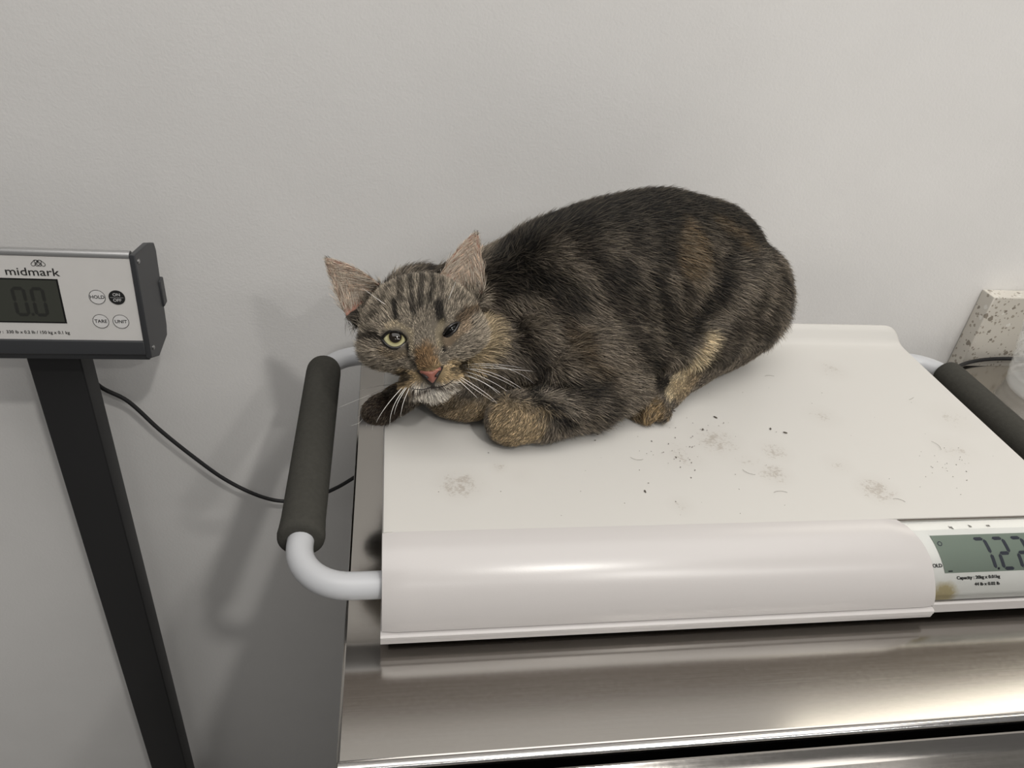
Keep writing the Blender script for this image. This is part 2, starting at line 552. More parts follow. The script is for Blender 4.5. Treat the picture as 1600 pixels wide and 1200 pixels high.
# small ring mark and bar at the left of the LCD
def ring2(name, r0, r1, n=28):
    V = [(r * math.cos(2 * math.pi * k / n), r * math.sin(2 * math.pi * k / n), 0) for r in (r0, r1) for k in range(n)]
    return from_py(name, V, [(k, (k + 1) % n, n + (k + 1) % n, n + k) for k in range(n)])
obj('lcd_mark', on_prof(ring2('lcd_mark', .0012, .0018), .3790, .0194, -.0028), M['lcd_seg'], lcd)
obj('lcd_mark', on_prof(box_me('lcd_mark', (-.0016, -.0004, 0), (.0016, .0004, .0001)), .3838, .0394, -.0028), M['lcd_seg'], lcd)
for s, x, sp, sz, al in (('kg', .3931, .0066, .0028, 'CENTER'), ('lb', .4086, .0062, .0028, 'CENTER'), ('oz', .4229, .0060, .0028, 'CENTER'),
                         ('HOLD', .3778, .0352, .0036, 'RIGHT'), ('Capacity : 20kg x 0.01kg', .4224, .0448, .0034, 'RIGHT'), ('44 lb x 0.02 lb', .4230, .0502, .0034, 'RIGHT')):
    obj('panel_print', on_prof(text_me('panel_print', s, sz, al, .00013), x, sp, -.0030, -.22), M['ink'], panel)
obj('display_lens', prof_grid('display_lens', .0008, .0628, .3530, DX1, -.0018, left=lambda s: cover_end(s) - .001), M['lens'], scale, 180)
# dirt grooves along the display's edges
gv = [(cover_end(0.0) + (DX1 - .3537) * i / 20, *prof(.0004, -.0012)) for i in range(21)]
obj('seam_dirt', tube_me('seam_dirt', gv, .0005, 6), M['dirt'], scale)

# handles: bent silver tube with a foam grip
def handle(side):
    sx = -1 if side < 0 else 1
    xe = 0 if side < 0 else W
    out, R_, y0, y1, z = .0525, .034, -.020, .249, -.025
    P = [(xe - sx * .02, y0, z), (xe + sx * (out - R_), y0, z)]
    P += [(xe + sx * (out - R_ + R_ * math.sin(a)), y0 + R_ - R_ * math.cos(a), z) for a in np.linspace(.12, math.pi / 2, 12)]
    P += [(xe + sx * out, y, z) for y in np.linspace(y0 + R_ + .02, y1 - R_ - .02, 8)]
    P += [(xe + sx * (out - R_ + R_ * math.cos(a)), y1 - R_ + R_ * math.sin(a), z) for a in np.linspace(0, math.pi / 2 - .12, 12)]
    P += [(xe + sx * (out - R_), y1, z), (xe - sx * .02, y1, z)]
    h = obj('handle_tube', tube_me('handle_tube', P, .0086, 24), M['tube'], scale, 60)
    fa, fb, fr = .019, .229, .0146
    ys = [fa, fa + .0006, fa + .002, fa + .005, fa + .010] + list(np.linspace(fa + .02, fb - .02, 14)) + [fb - .010, fb - .005, fb - .002, fb - .0006, fb]
    rr = [fr * .72, fr * .90, fr * 1.03, fr * 1.06, fr * 1.03] + [fr] * 14 + [fr * 1.0, fr * .98, fr * .92, fr * .8, fr * .62]
    obj('foam_grip', tube_me('foam_grip', [(xe + sx * out, y, z) for y in ys], rr, 32), M['foam'], h, 60)
handle(-1); handle(1)
for fx, fy in ((.09, -.022), (.345, -.022), (.03, .20), (W - .04, .20)):
    obj('rubber_foot', tube_me('rubber_foot', [(fx, fy, TAB_Z + .0002), (fx, fy, TAB_Z + .003), (fx, fy, -.0535)], [.0105, .0125, .0125], 24), M['rubber'], scale, 40)
rebase(scale)

# loose specks and shed hairs on the plate
specks = []
def zplate(y):
    return .0004
pts = [(1008, 768, 2.2), (1118, 652, 2.2), (1098, 671, 2.0), (1204, 670, 2.4), (1227, 676, 2.4), (1053, 642, 1.8), (934, 679, 1.6), (930, 688, 1.2)]
for i in range(44):
    a = rng.normal(0, 1, 2)
    pts.append((1062 + 34 * a[0], 700 + 22 * a[1], rng.uniform(.5, 1.1)))
for i in range(40):
    pts.append((rng.uniform(640, 1560), rng.uniform(600, 810), rng.uniform(.4, .8)))
for i in range(26):
    a = rng.normal(0, 1, 2)
    pts.append((1490 + 28 * a[0], 722 + 14 * a[1], rng.uniform(.4, .9)))
bm = bmesh.new()
for x, y, r in pts:
    d = px_ray(x, y); tt = -CAM[2] / d[2]; P = CAM + tt * d
    if not (.01 < P[0] < W - .008 and .006 < P[1] < .226):
        continue
    rr = r * .00048
    mt = Matrix.Translation((P[0], P[1], .0001)) @ Matrix.Rotation(rng.uniform(0, 3), 4, 'Z') @ Matrix.Diagonal((rr * rng.uniform(1, 2), rr * .7, rr * .5, 1))
    bmesh.ops.create_icosphere(bm, subdivisions=1, radius=1, matrix=mt)
me = bpy.data.meshes.new('dirt_specks'); bm.to_mesh(me); bm.free()
o = obj('dirt_specks', me, M['dirt']); o['kind'] = 'stuff'
tag(o, 'tiny dark dirt specks scattered over the white scale plate', 'dirt')
V, Fc = [], []
for (cx, cy, L_, a0, cu) in ((985, 715, 22, -.9, .06), (1455, 690, 26, -.8, -.06), (1230, 770, 24, 2.6, .05), (1180, 742, 22, 3.0, -.05), (1420, 625, 18, .3, .02), (1195, 588, 20, .5, -.05), (1395, 780, 20, .2, -.06)):
    d = px_ray(cx, cy); tt = -CAM[2] / d[2]; P = CAM + tt * d
    base = len(V); a = a0; p = np.array(P[:2])
    for k in range(9):
        n = np.array([-math.sin(a), math.cos(a)])
        V += [(*(p + n * .00009), .0003), (*(p - n * .00009), .0003), (*p, .00045)]
        p = p + np.array([math.cos(a), math.sin(a)]) * L_ * .00046 / 8
        a += cu * 3
    for k in range(8):
        for (i_, j_) in ((0, 2), (2, 1), (1, 0)):
            Fc.append((base + 3 * k + i_, base + 3 * k + j_, base + 3 * k + 3 + j_, base + 3 * k + 3 + i_))
o = obj('shed_hairs', from_py('shed_hairs', V, Fc), M['hair_dark']); o['kind'] = 'stuff'
tag(o, 'a few fine shed hairs lying on the white scale plate', 'hair')

# ------------------------------------------------------------------ floor scale readout on its column, at left
st = thing('column_scale', (-.278, .275, FLOOR_Z), 'dark column with a tilted grey digital readout head at the left', 'scale')
obj('column', box_me('column', (-.3045, .255, FLOOR_Z + .012), (-.2612, .281, -.012), .002, 3), M['powder'], st, 20)
obj('base_plate', box_me('base_plate', (-.345, .225, FLOOR_Z), (-.21, .325, FLOOR_Z + .012), .003), M['powder'], st, 20)
HX0, HX1 = -.392, -.1928
A = np.array([0, .229, -.0151]); Tn = np.array([0, .007, .091]); HH = np.linalg.norm(Tn); Tn = Tn / HH
Nn = np.cross([1, 0, 0], Tn)                      # out of the panel
def pan(x, v_, off=0.0):
    p = A + Tn * v_ + Nn * off
    return (x, p[1], p[2])
def pyz(v_, off):
    p = A + Tn * v_ + Nn * off
    return (p[1], p[2])
obj('housing', prism_me('housing', [pyz(.012, -.003), pyz(.0835, -.003), (.283, .0420), (.2765, -.0205), pyz(.002, -.004)], HX0 + .004, HX1 - .004, .001), M['dark'], st, 20)
tr_ = []
for a in np.linspace(-.2, math.pi * .75, 9):
    c0 = A + Tn * .0868 + Nn * -.0035
    p = c0 + Nn * .0040 * math.cos(a) + Tn * .0040 * math.sin(a)
    tr_.append((p[1], p[2]))
tr_ += [pyz(.086, -.010), pyz(.0845, -.004)]
obj('top_rail', prism_me('top_rail', tr_, HX0 + .005, HX1 - .005), M['alu'], st, 50)
lab = obj('front_panel', prism_me('front_panel', [pyz(.0125, 0), pyz(.0855, 0), pyz(.0855, -.0032), pyz(.0125, -.0032)], HX0 + .005, HX1 - .0052), M['label'], st)
obj('front_lip', prism_me('front_lip', [pyz(.0142, .0022), pyz(.0142, -.001), pyz(.003, -.002), pyz(.0010, .0014), pyz(.0026, .0030)], HX0 + .003, HX1 - .004, .0007), M['dark'], st, 20)
obj('bottom_plate', prism_me('bottom_plate', [pyz(.0012, .0008), pyz(-.0040, -.0006), (.272, -.0270), (.277, -.0212)], HX0 + .003, HX1 - .0025, .0006), M['dark'], st, 20)
cap_poly = [pyz(-.001, .0022), pyz(.0895, .0020), (.2700, .0690), (.2850, .0628), (.2872, .055), (.2800, -.014), (.2760, -.0222), (.247, -.0260)]
for xa in (HX1 - .0045, HX0):
    ec = obj('end_cap', prism_me('end_cap', cap_poly, xa, xa + .0045, .0008), M['dark'], st, 20)
    if xa > -.3:
        for (yy, zz) in ((.2395, .0665), (.2355, -.0105)):
            obj('screw', tube_me('screw', [(HX1 - .0006, yy, zz), (HX1 + .0004, yy, zz), (HX1 + .0009, yy, zz)], [.0021, .0020, .0012], 14), M['screw'], ec, 40)
        obj('latch', box_me('latch', (HX1 - .010, .278, .005), (HX1 + .0015, .2885, .030), .0012), M['dark'], ec, 20)
# readout
obj('screen_border', prism_me('screen_border', [pyz(.0290, .0003), pyz(.0670, .0003), pyz(.0670, -.0005), pyz(.0290, -.0005)], -.3265, -.2534), M['lcd_border'], lab)
scr = obj('screen', prism_me('screen', [pyz(.0303, .0006), pyz(.0658, .0006), pyz(.0658, -.0002), pyz(.0303, -.0002)], -.3252, -.2546), M['lcd_dark'], lab)
def on_panel(me, x0, v0, off, shear=0.0):
    for v in me.vertices:
        x, y, z = v.co
        v.co = pan(x0 + x + shear * y, v0 + y, off + z)
    me.update()
    return me
for x in (-.2838, -.2701):
    obj('screen_digit', on_panel(seven('screen_digit', '0', .0080, .0225, .0024), x, .0476, .0008), M['lcd_dark_seg'], scr)
obj('screen_point', on_panel(box_me('screen_point', (-.0009, -.0009, 0), (.0009, .0009, .0001)), -.2769, .0368, .0008), M['lcd_dark_seg'], scr)
def stretch(me_, k_):
    for v in me_.vertices:
        v.co.x *= k_
    return me_
obj('logo_text', on_panel(stretch(text_me('logo_text', 'midmark', .0092, 'CENTER', .00005), 1.19), -.2706, .0724, .0003), M['ink'], lab)
# the mark over the name: two linked loops of thin line
def stroke2d(name, lines, w):
    V, Fc = [], []
    for ln in lines:
        ln = np.array(ln); nb = len(V)
        tg = np.gradient(ln, axis=0); tg /= np.linalg.norm(tg, axis=1)[:, None] + 1e-12
        nr = np.stack([-tg[:, 1], tg[:, 0]], 1)
        for p, n in zip(ln, nr):
            V += [(*(p + n * w / 2), 0), (*(p - n * w / 2), 0)]
        for i in range(len(ln) - 1):
            Fc.append((nb + 2 * i, nb + 2 * i + 1, nb + 2 * i + 3, nb + 2 * i + 2))
    me = bpy.data.meshes.new(name)
    me.from_pydata([tuple(map(float, v)) for v in V], [], Fc)
    return me
def capsule2d(cx, cy, L_, r, ang):
    pts_ = [(L_ / 2 + r * math.cos(a), r * math.sin(a)) for a in np.linspace(-math.pi / 2, math.pi / 2, 12)]
    pts_ += [(-L_ / 2 + r * math.cos(a), r * math.sin(a)) for a in np.linspace(math.pi / 2, 1.5 * math.pi, 12)]
    pts_.append(pts_[0])
    c_, s_ = math.cos(ang), math.sin(ang)
    return [(cx + x * c_ - y * s_, cy + x * s_ + y * c_) for x, y in pts_]
obj('logo_mark', on_panel(stroke2d('logo_mark', [capsule2d(-.0024, 0, .0030, .0014, .8), capsule2d(.0002, 0, .0030, .0014, -.8), capsule2d(.0004, 0, .0030, .0014, .8), capsule2d(.0028, 0, .0030, .0014, -.8)], .00042), -.2650, .0800, .0003), M['ink'], lab)
obj('capacity_print', on_panel(text_me('capacity_print', 'Capacity :  330 lb x 0.2 lb / 150 kg x 0.1 kg', .0037, 'RIGHT', .00006), -.2530, .0206, .0003), M['ink'], lab)
def disc(name, r, z, n=32):
    return from_py(name, [(r * math.cos(2 * math.pi * k / n), r * math.sin(2 * math.pi * k / n), z) for k in range(n)], [tuple(range(n))])
for s, x, v_, dark in (('HOLD', -.2268, .0526, 0), ('ON\nOFF', -.2121, .0526, 1), ('TARE', -.2276, .0314, 0), ('UNIT', -.2124, .0314, 0)):
    b_ = obj('button', on_panel(disc('button', .0061, .0003), x, v_, 0), M['ink'] if dark else M['button'], lab)
    obj('button_ring', on_panel(ring2('button_ring', .0058, .0062), x, v_, .0004), M['ink'], b_)
    if dark:
        for i_, w_ in enumerate(('ON', 'OFF')):
            obj('button_print', on_panel(text_me('button_print', w_, .0036, 'CENTER', .00005), x, v_ + (.0024 if i_ == 0 else -.0024), .0006), M['ink_white'], b_)
        obj('button_line', on_panel(box_me('button_line', (-.0050, -.0001, 0), (.0050, .0001, .00005)), x, v_, .0006), M['ink_white'], b_)
    else:
        obj('button_print', on_panel(text_me('button_print', s, .0040, 'CENTER', .00006), x, v_, .0005), M['ink'], b_)
rebase(st)

# ------------------------------------------------------------------ cables
cp = [(-.285, .300, -.055), (-.2735, .304, -.0944), (-.2516, .31, -.1186), (-.2273, .31, -.1545), (-.2008, .31, -.1885), (-.1722, .31, -.2209), (-.1411, .31, -.2447),
      (-.1144, .31, -.255), (-.0865, .31, -.2528), (-.0579, .31, -.2392), (-.033, .31, -.2209), (.01, .311, -.185), (.06, .311, -.14)]
o = obj('power_cable', tube_me('power_cable', spline(cp, 90), .0021, 10), M['rubber'], None, 60)
tag(o, 'thin black cable sagging along the wall from dark column to table', 'cable')
cp = [(.50, .270, TAB_Z + .003), (.54, .283, TAB_Z + .003), (.575, .272, TAB_Z + .004), (.592, .258, TAB_Z + .008), (.600, .270, TAB_Z + .006), (.64, .296, TAB_Z + .0035), (.68, .307, TAB_Z + .0035), (.73, .309, TAB_Z + .0035), (.80, .307, TAB_Z + .0035)]
o = obj('adapter_cable', tube_me('adapter_cable', spline(cp, 70), .0021, 10), M['rubber'], None, 60)
tag(o, 'black cable lying on the table at the foot of the quartz backsplash', 'cable')
cp = [(.515, .262, TAB_Z + .003), (.55, .270, TAB_Z + .003), (.572, .262, TAB_Z + .003), (.582, .247, TAB_Z + .003), (.572, .236, TAB_Z + .003), (.54, .232, TAB_Z + .003)]
o = obj('looped_cable', tube_me('looped_cable', spline(cp, 50), .0016, 10), M['rubber'], None, 60)
tag(o, 'short black cable looping under the right foam handle of the pet scale', 'cable')

# clear ribbed plastic tub at the right edge
t = thing('plastic_tub', (.716, .240, TAB_Z), 'clear ribbed plastic tub on the table at the far right edge', 'container')
V, Fc = [], []
n = 64
zz = np.linspace(0, .105, 40)
prs = [(.050 + .016 * z / .105 + .0012 * math.sin(z * 900), TAB_Z + .0006 + z) for z in zz] + [(.070, TAB_Z + .1065), (.071, TAB_Z + .110), (.066, TAB_Z + .110)]
prs += [(.0484 + .016 * z / .105 + .0012 * math.sin(z * 900), TAB_Z + .0016 + z) for z in zz[::-1]]
for r, z in prs:
    V += [(.716 + r * math.cos(2 * math.pi * k / n), .240 + r * math.sin(2 * math.pi * k / n), z) for k in range(n)]
for i in range(len(prs) - 1):
    for k in range(n):
        Fc.append((i * n + k, i * n + (k + 1) % n, (i + 1) * n + (k + 1) % n, (i + 1) * n + k))
Fc.append(tuple(range(n))); Fc.append(tuple((len(prs) - 1) * n + k for k in range(n)))
obj('tub_wall', from_py('tub_wall', V, Fc), M['clear'], t, 60)
rebase(t)
# ------------------------------------------------------------------ the cat
# Body surface: a signed distance field of smoothly joined ellipsoids and tapered limbs, meshed as ONE surface.
VOX = .0015
G0 = np.array([-.070, .030, -.006])
G1 = np.array([.430, .330, .190])
NV = np.ceil((G1 - G0) / VOX).astype(int)
field = np.full(NV, .05, np.float32)

def window(lo, hi):
    a = np.maximum(np.floor((np.asarray(lo) - G0) / VOX).astype(int), 0)
    b = np.minimum(np.ceil((np.asarray(hi) - G0) / VOX).astype(int) + 1, NV)
    sl = tuple(slice(int(i), int(j)) for i, j in zip(a, b))
    ax = [(G0[k] + VOX * np.arange(a[k], b[k])).astype(np.float32) for k in range(3)]
    return sl, np.stack(np.meshgrid(*ax, indexing='ij'), -1)

def smin(a, b, k):
    h = np.clip(k - np.abs(a - b), 0, None) / k
    return np.minimum(a, b) - h * h * h * k / 6

def smax(a, b, k):
    return -smin(-a, -b, k)

def add(sdf, lo, hi, k, sub=False):
    sl, Pg = window(np.asarray(lo) - .02 - k, np.asarray(hi) + .02 + k)
    d = sdf(Pg).astype(np.float32)
    field[sl] = smax(field[sl], -d, k) if sub else smin(field[sl], d, k)

def ell(c, r, R=None, k=.02, sub=False):
    c = np.asarray(c, float); r = np.asarray(r, float)
    R = np.eye(3) if R is None else np.asarray(R)       # rows: axes
    def f(Pg):
        q = (Pg - c) @ R.T
        k0 = np.linalg.norm(q / r, axis=-1)
        k1 = np.linalg.norm(q / (r * r), axis=-1) + 1e-9
        return np.where(k0 < 1e-4, -r.min(), k0 * (k0 - 1) / k1)
    m_ = r.max()
    add(f, c - m_, c + m_, k, sub)

def limb(pts, rad, k=.015):
    pts = np.asarray(pts, float)
    def f(Pg):
        best = None
        for a, b, ra, rb in zip(pts[:-1], pts[1:], rad[:-1], rad[1:]):
            ba = b - a
            h = np.clip(((Pg - a) @ ba) / (ba @ ba), 0, 1)
            d = np.linalg.norm(Pg - a - h[..., None] * ba, axis=-1) - (ra + (rb - ra) * h)
            best = d if best is None else smin(best, d, .006)
        return best
    m_ = max(rad)
    add(f, pts.min(0) - m_, pts.max(0) + m_, k)

def yawed(deg, tilt=0.0):
    a, b = math.radians(deg), math.radians(tilt)
    R = np.array([[math.cos(a), math.sin(a), 0], [-math.sin(a), math.cos(a), 0], [0, 0, 1]])
    T = np.array([[math.cos(b), 0, math.sin(b)], [0, 1, 0], [-math.sin(b), 0, math.cos(b)]])
    return T @ R
BY = 24.0                                     # heading of the spine in plan: rump away from the viewer
BA = np.array([math.cos(math.radians(BY)), math.sin(math.radians(BY)), 0])
BN = np.array([-BA[1], BA[0], 0])
def bd(s, w, z):
    """body coordinates: along the spine towards the tail, sideways away from the viewer, up"""
    return np.array([.184, .187, 0]) + BA * s + BN * w + np.array([0, 0, z])

# trunk
ell(bd(.094, .004, .074), (.060, .057, .062), yawed(BY), .03)          # rump
ell(bd(.034, .004, .089), (.078, .054, .063), yawed(BY, 2), .03)       # loin
ell(bd(-.022, .006, .086), (.068, .050, .060), yawed(BY, 10), .03)    # ribs
ell(bd(-.056, .018, .082), (.042, .040, .049), yawed(BY, 8), .025)     # shoulders
ell(bd(.010, -.030, .040), (.060, .030, .034), yawed(BY), .03)         # belly
# near haunch, hock and hind foot
ell(bd(.098, -.044, .060), (.056, .026, .056), yawed(BY, 12), .018)
ell(bd(.056, -.054, .040), (.032, .020, .030), yawed(BY), .018)
limb([bd(.120, -.034, .030), (.283, .184, .020), (.250, .155, .018), (.222, .131, .0145), (.209, .122, .013)], [.022, .014, .0115, .012, .0125], .012)
for dx, dy in ((-.0095, -.0015), (-.0005, -.0085), (.0095, -.0085)):
    ell((.206 + dx, .122 + dy, .0095), (.0060, .0072, .0085), yawed(38), .0025)
# near foreleg folded on the plate: upper arm, forearm, rounded wrist and tucked paw
ell(bd(-.052, -.046, .040), (.042, .020, .034), yawed(BY, 20), .035)
limb([(.180, .128, .030), (.150, .110, .025), (.115, .095, .021), (.095, .092, .020)], [.022, .021, .0185, .018], .010)
ell((.0905, .0915, .0190), (.0180, .0180, .0180), None, .008)
ell((.122, .142, .050), (.032, .024, .034), yawed(BY), .02)
# chest and the far foreleg reaching over the plate's left edge
ell((.072, .146, .040), (.040, .030, .036), yawed(10), .02)
ell((.057, .120, .0165), (.027, .0155, .0155), yawed(-12), .010)
limb([(.075, .170, .030), (.034, .146, .016), (.010, .127, .0115), (.000, .118, .0105)], [.022, .013, .0105, .0105], .010)
ell((-.003, .116, .0100), (.0135, .0115, .0095), yawed(35), .006)
ell((.318, .214, .026), (.026, .022, .018), yawed(BY), .014)
# far hind foot and tail root, mostly hidden
limb([bd(.11, .04, .035), bd(.09, .060, .014), bd(.03, .060, .012)], [.022, .014, .012], .012)
limb([bd(.132, .000, .05), bd(.146, -.004, .034), bd(.138, -.022, .022)], [.022, .017, .014], .015)

# head: r to image right, u up, f towards the viewer, in millimetres from the point between the eyes
HD = px_ray(660, 522)
HO = CAM + HD * .500
MM = .001 * .500 / .528
HF = -HD / np.linalg.norm(HD)
roll = math.radians(9.9)
HU = CAM_R[1] * math.cos(roll) - CAM_R[0] * math.sin(roll)
HU = HU - HF * (HU @ HF); HU /= np.linalg.norm(HU)
HR = np.cross(HU, HF)
HM = np.array([HR, HU, HF])
def hd(r, u, f):
    return HO + (HR * r + HU * u + HF * f) * MM
def he(c, rad, k=.008, tilt=0.0, sub=False):
    a = math.radians(tilt)
    R = np.array([[math.cos(a), math.sin(a), 0], [-math.sin(a), math.cos(a), 0], [0, 0, 1]]) @ HM
    ell(hd(*c), np.array(rad) * MM, R, k, sub)
def hl(pts, rad, k=.008):
    limb([hd(*p) for p in pts], [a * MM for a in rad], k)

limb([hd(3, 18, -78), hd(8, 12, -100), bd(-.062, .020, .084)], [.032, .033, .040], .010)     # neck
he((0, 9, -35), (41, 34, 37), .010)             # cranium
he((0, -6, -18), (31, 26, 22), .012)            # face
for sg in (-1, 1):
    he((sg * 27.5, -5, -26), (16.5, 15, 19), .012)  # cheeks
    he((sg * 20, 9, -9), (12, 7, 9), .008)       # brow
    he((sg * 9.5, -33, -1), (12, 9.5, 11), .006) # whisker pads
hl([(0, 6, -8), (0, -12, 2), (1, -24, 9)], [10.5, 8.5, 7.0], .008)   # bridge of the nose
he((1, -41, -4), (10.5, 6.0, 9), .006)          # chin

EYES = []
for sg, rot, wd, hu, hl_ in ((-1, -12, 9.2, 6.0, 6.2), (1, 32, 8.4, 2.2, 2.6)):
    c = np.array([sg * 19.6, -.4, -8.6])
    EYES.append((sg, c, rot, wd, hu, hl_))
    he(tuple(c), (11.2, 11.0, 10.9), .005)       # lids

def almond(q, rot, wd, hu, hl_):
    """signed almond (mm) in the eye's plane: <0 inside"""
    a = math.radians(rot)
    x = q[..., 0] * math.cos(a) + q[..., 1] * math.sin(a)
    y = -q[..., 0] * math.sin(a) + q[..., 1] * math.cos(a)
    s = np.clip(1 - np.abs(x / wd) ** 2.2, 0, None)
    return np.maximum(y - hu * s, -y - hl_ * s) + np.clip(np.abs(x) - wd, 0, None) * 3

# ears: thin curved shells opening forward and outward
EAR = []
def ear(base, tip, width, out, back, cup, skew):
    b = hd(*base); t_ = hd(*tip)
    up = t_ - b; h = np.linalg.norm(up); up = up / h
    nrm = HF * 1.0 + HR * out + HU * .10
    nrm = nrm - up * (nrm @ up); nrm /= np.linalg.norm(nrm)
    sd = np.cross(up, nrm)
    EAR.append((b, up, nrm, sd, h, width))
    def f(Pg):
        q = Pg - b
        t = (q @ up) / h
        s = (q @ sd) - skew * np.clip(t, 0, 1) * (1 - np.clip(t, 0, 1))
        n = q @ nrm
        tc = np.clip(t, -.4, 1)
        w = width * (np.clip(1 - tc, 0, None) ** .78) * (1 + .18 * np.clip(tc, 0, 1)) * np.clip(1 + 1.6 * tc, .3, 1)
        mid = -cup * (1 - (s / (width * 1.0)) ** 2) * np.clip(1 - .75 * tc, .15, 1.5)
        sheet = np.abs(n - mid) * .86 - .0015
        return np.maximum(np.maximum(sheet, (np.abs(s) - w) * .8), np.maximum((t - .985) * h, (-.28 - t) * h))
    add(f, b - .05, b + .05, .004)
def hpx(x, y):
    """pixel -> (r, u) in mm in the head frame at the eye plane"""
    d = px_ray(x, y); t_ = ((HO - CAM) @ HF) / (d @ HF)
    q = CAM + d * t_ - HO
    return (q @ HR) / MM, (q @ HU) / MM
def hpf(x, y, f):
    d = px_ray(x, y); t_ = ((HO + HF * f * MM - CAM) @ HF) / (d @ HF)
    q = CAM + d * t_ - HO
    return ((q @ HR) / MM, (q @ HU) / MM, f)
ear(hpf(569, 473, -36), hpf(507, 403, -40), .0175, -.30, 0, .011, .002)
ear(hpf(719, 452, -36), hpf(746, 361, -42), .0180, .12, 0, .011, -.002)

# eye openings, then cut flat where the animal rests on the plate
for sg, c, rot, wd, hu, hl_ in EYES:
    def f(Pg, c=c, rot=rot, wd=wd, hu=hu, hl_=hl_):
        q = ((Pg - HO) @ HM.T) / MM - c
        return np.maximum(almond(q, rot, wd, hu, hl_), 2 - q[..., 2]) * MM * .8
    cc = hd(*c)
    add(f, cc - .014, cc + .02, .0008, True)
zz = (G0[2] + VOX * np.arange(NV[2])).astype(np.float32)
field[:] = np.maximum(field, (.0006 - zz)[None, None, :])

# the far side leans against the plate's raised back lip
yy_ = (G0[1] + VOX * np.arange(NV[1])).astype(np.float32)
lipd = np.maximum(np.clip(.231 - yy_, -1, 1)[:, None], (zz - .0175)[None, :])
field[:] = smax(field, -lipd[None], .004)
import openvdb as vdb
gr = vdb.FloatGrid(.05)
gr.copyFromArray(field)
gp, gq = gr.convertToQuads(isovalue=0.0)[:2]
gp = gp * VOX + G0
cat = thing('cat', (float(bd(0, 0, 0)[0]), float(bd(0, 0, 0)[1]), 0), 'brown tabby cat crouching on the white scale, one eye squinted shut', 'cat')
me = bpy.data.meshes.new('cat_body')
me.vertices.add(len(gp)); me.vertices.foreach_set('co', gp.astype(np.float32).ravel())
me.loops.add(gq.size); me.polygons.add(len(gq))
me.loops.foreach_set('vertex_index', gq[:, ::-1].astype(np.int32).ravel())
me.polygons.foreach_set('loop_start', np.arange(len(gq), dtype=np.int32) * 4)
me.update(calc_edges=True); me.validate()
bm = bmesh.new(); bm.from_mesh(me)
bmesh.ops.recalc_face_normals(bm, faces=bm.faces)
bmesh.ops.smooth_vert(bm, verts=bm.verts, factor=.5, use_axis_x=True, use_axis_y=True, use_axis_z=True)
bm.to_mesh(me); bm.free()
M['skin'] = mat('cat_undercoat', (.10, .085, .07), .8, spec=.2)
body = obj('cat_body', me, M['skin'], cat, 180)
print('cat verts', len(me.vertices))
# ---- coat: markings are fixed to the surface as 3-D strokes found by casting the photograph's pixels onto the body
dgm = body.data
co = np.empty(len(dgm.vertices) * 3, np.float32); dgm.vertices.foreach_get('co', co); co = co.reshape(-1, 3).astype(np.float64)
vn = np.empty(len(dgm.vertices) * 3, np.float32); dgm.vertices.foreach_get('normal', vn); vn = vn.reshape(-1, 3).astype(np.float64)
bvh = BVHTree.FromPolygons([Vector(c) for c in co], [tuple(p.vertices) for p in dgm.polygons])
def cast(x, y):
    d = px_ray(x, y); d = d / np.linalg.norm(d)
    h = bvh.ray_cast(Vector(CAM), Vector(d))
    if h[0] is None:
        h = bvh.find_nearest(Vector(CAM + d * .58))
    return np.array(h[0])
def strokes(pts, n=10):
    return np.array([cast(*p) for p in (spline([(*p, 0) for p in pts], n)[:, :2] if len(pts) > 1 else pts)])
def dist_to(Pq, line):
    if len(line) == 1:
        return np.linalg.norm(Pq - line[0], axis=1)
    best = np.full(len(Pq), 9.0)
    for a, b in zip(line[:-1], line[1:]):
        ba = b - a; L2 = ba @ ba + 1e-12
        h = np.clip(((Pq - a) @ ba) / L2, 0, 1)
        best = np.minimum(best, np.linalg.norm(Pq - a - h[:, None] * ba, axis=1))
    return best
def sstep(x, a, b):
    t = np.clip((x - a) / (b - a), 0, 1)
    return t * t * (3 - 2 * t)
# cheap smooth value noise on arrays of points
def vnoise(Pq, scale, seed=0):
    q = Pq * scale + seed * 17.31
    i = np.floor(q).astype(np.int64); f = q - i; f = f * f * (3 - 2 * f)
    out = np.zeros(len(Pq))
    for dx in (0, 1):
        for dy in (0, 1):
            for dz in (0, 1):
                hsh = ((i[:, 0] + dx) * 73856093) ^ ((i[:, 1] + dy) * 19349663) ^ ((i[:, 2] + dz) * 83492791)
                hsh = (hsh ^ (hsh >> 13)) * 1274126177 & 0x7fffffff
                val = (hsh % 100003) / 100003.0
                wgt = (f[:, 0] if dx else 1 - f[:, 0]) * (f[:, 1] if dy else 1 - f[:, 1]) * (f[:, 2] if dz else 1 - f[:, 2])
                out += val * wgt
    return out
def srgb(r, g_, b_):
    c = np.array([r, g_, b_]) / 255
    return np.where(c <= .04045, c / 12.92, ((c + .055) / 1.055) ** 2.4)
BLACK = srgb(26, 23, 20); DARK = srgb(44, 38, 33); GROUND = srgb(116, 107, 96); GREY = srgb(134, 125, 113); GOLD = srgb(112, 94, 70)
BUFF = srgb(178, 157, 124); CREAM = srgb(206, 190, 158); WHITE = srgb(222, 216, 206); RUST = srgb(140, 108, 70); HEADC = srgb(154, 144, 129)
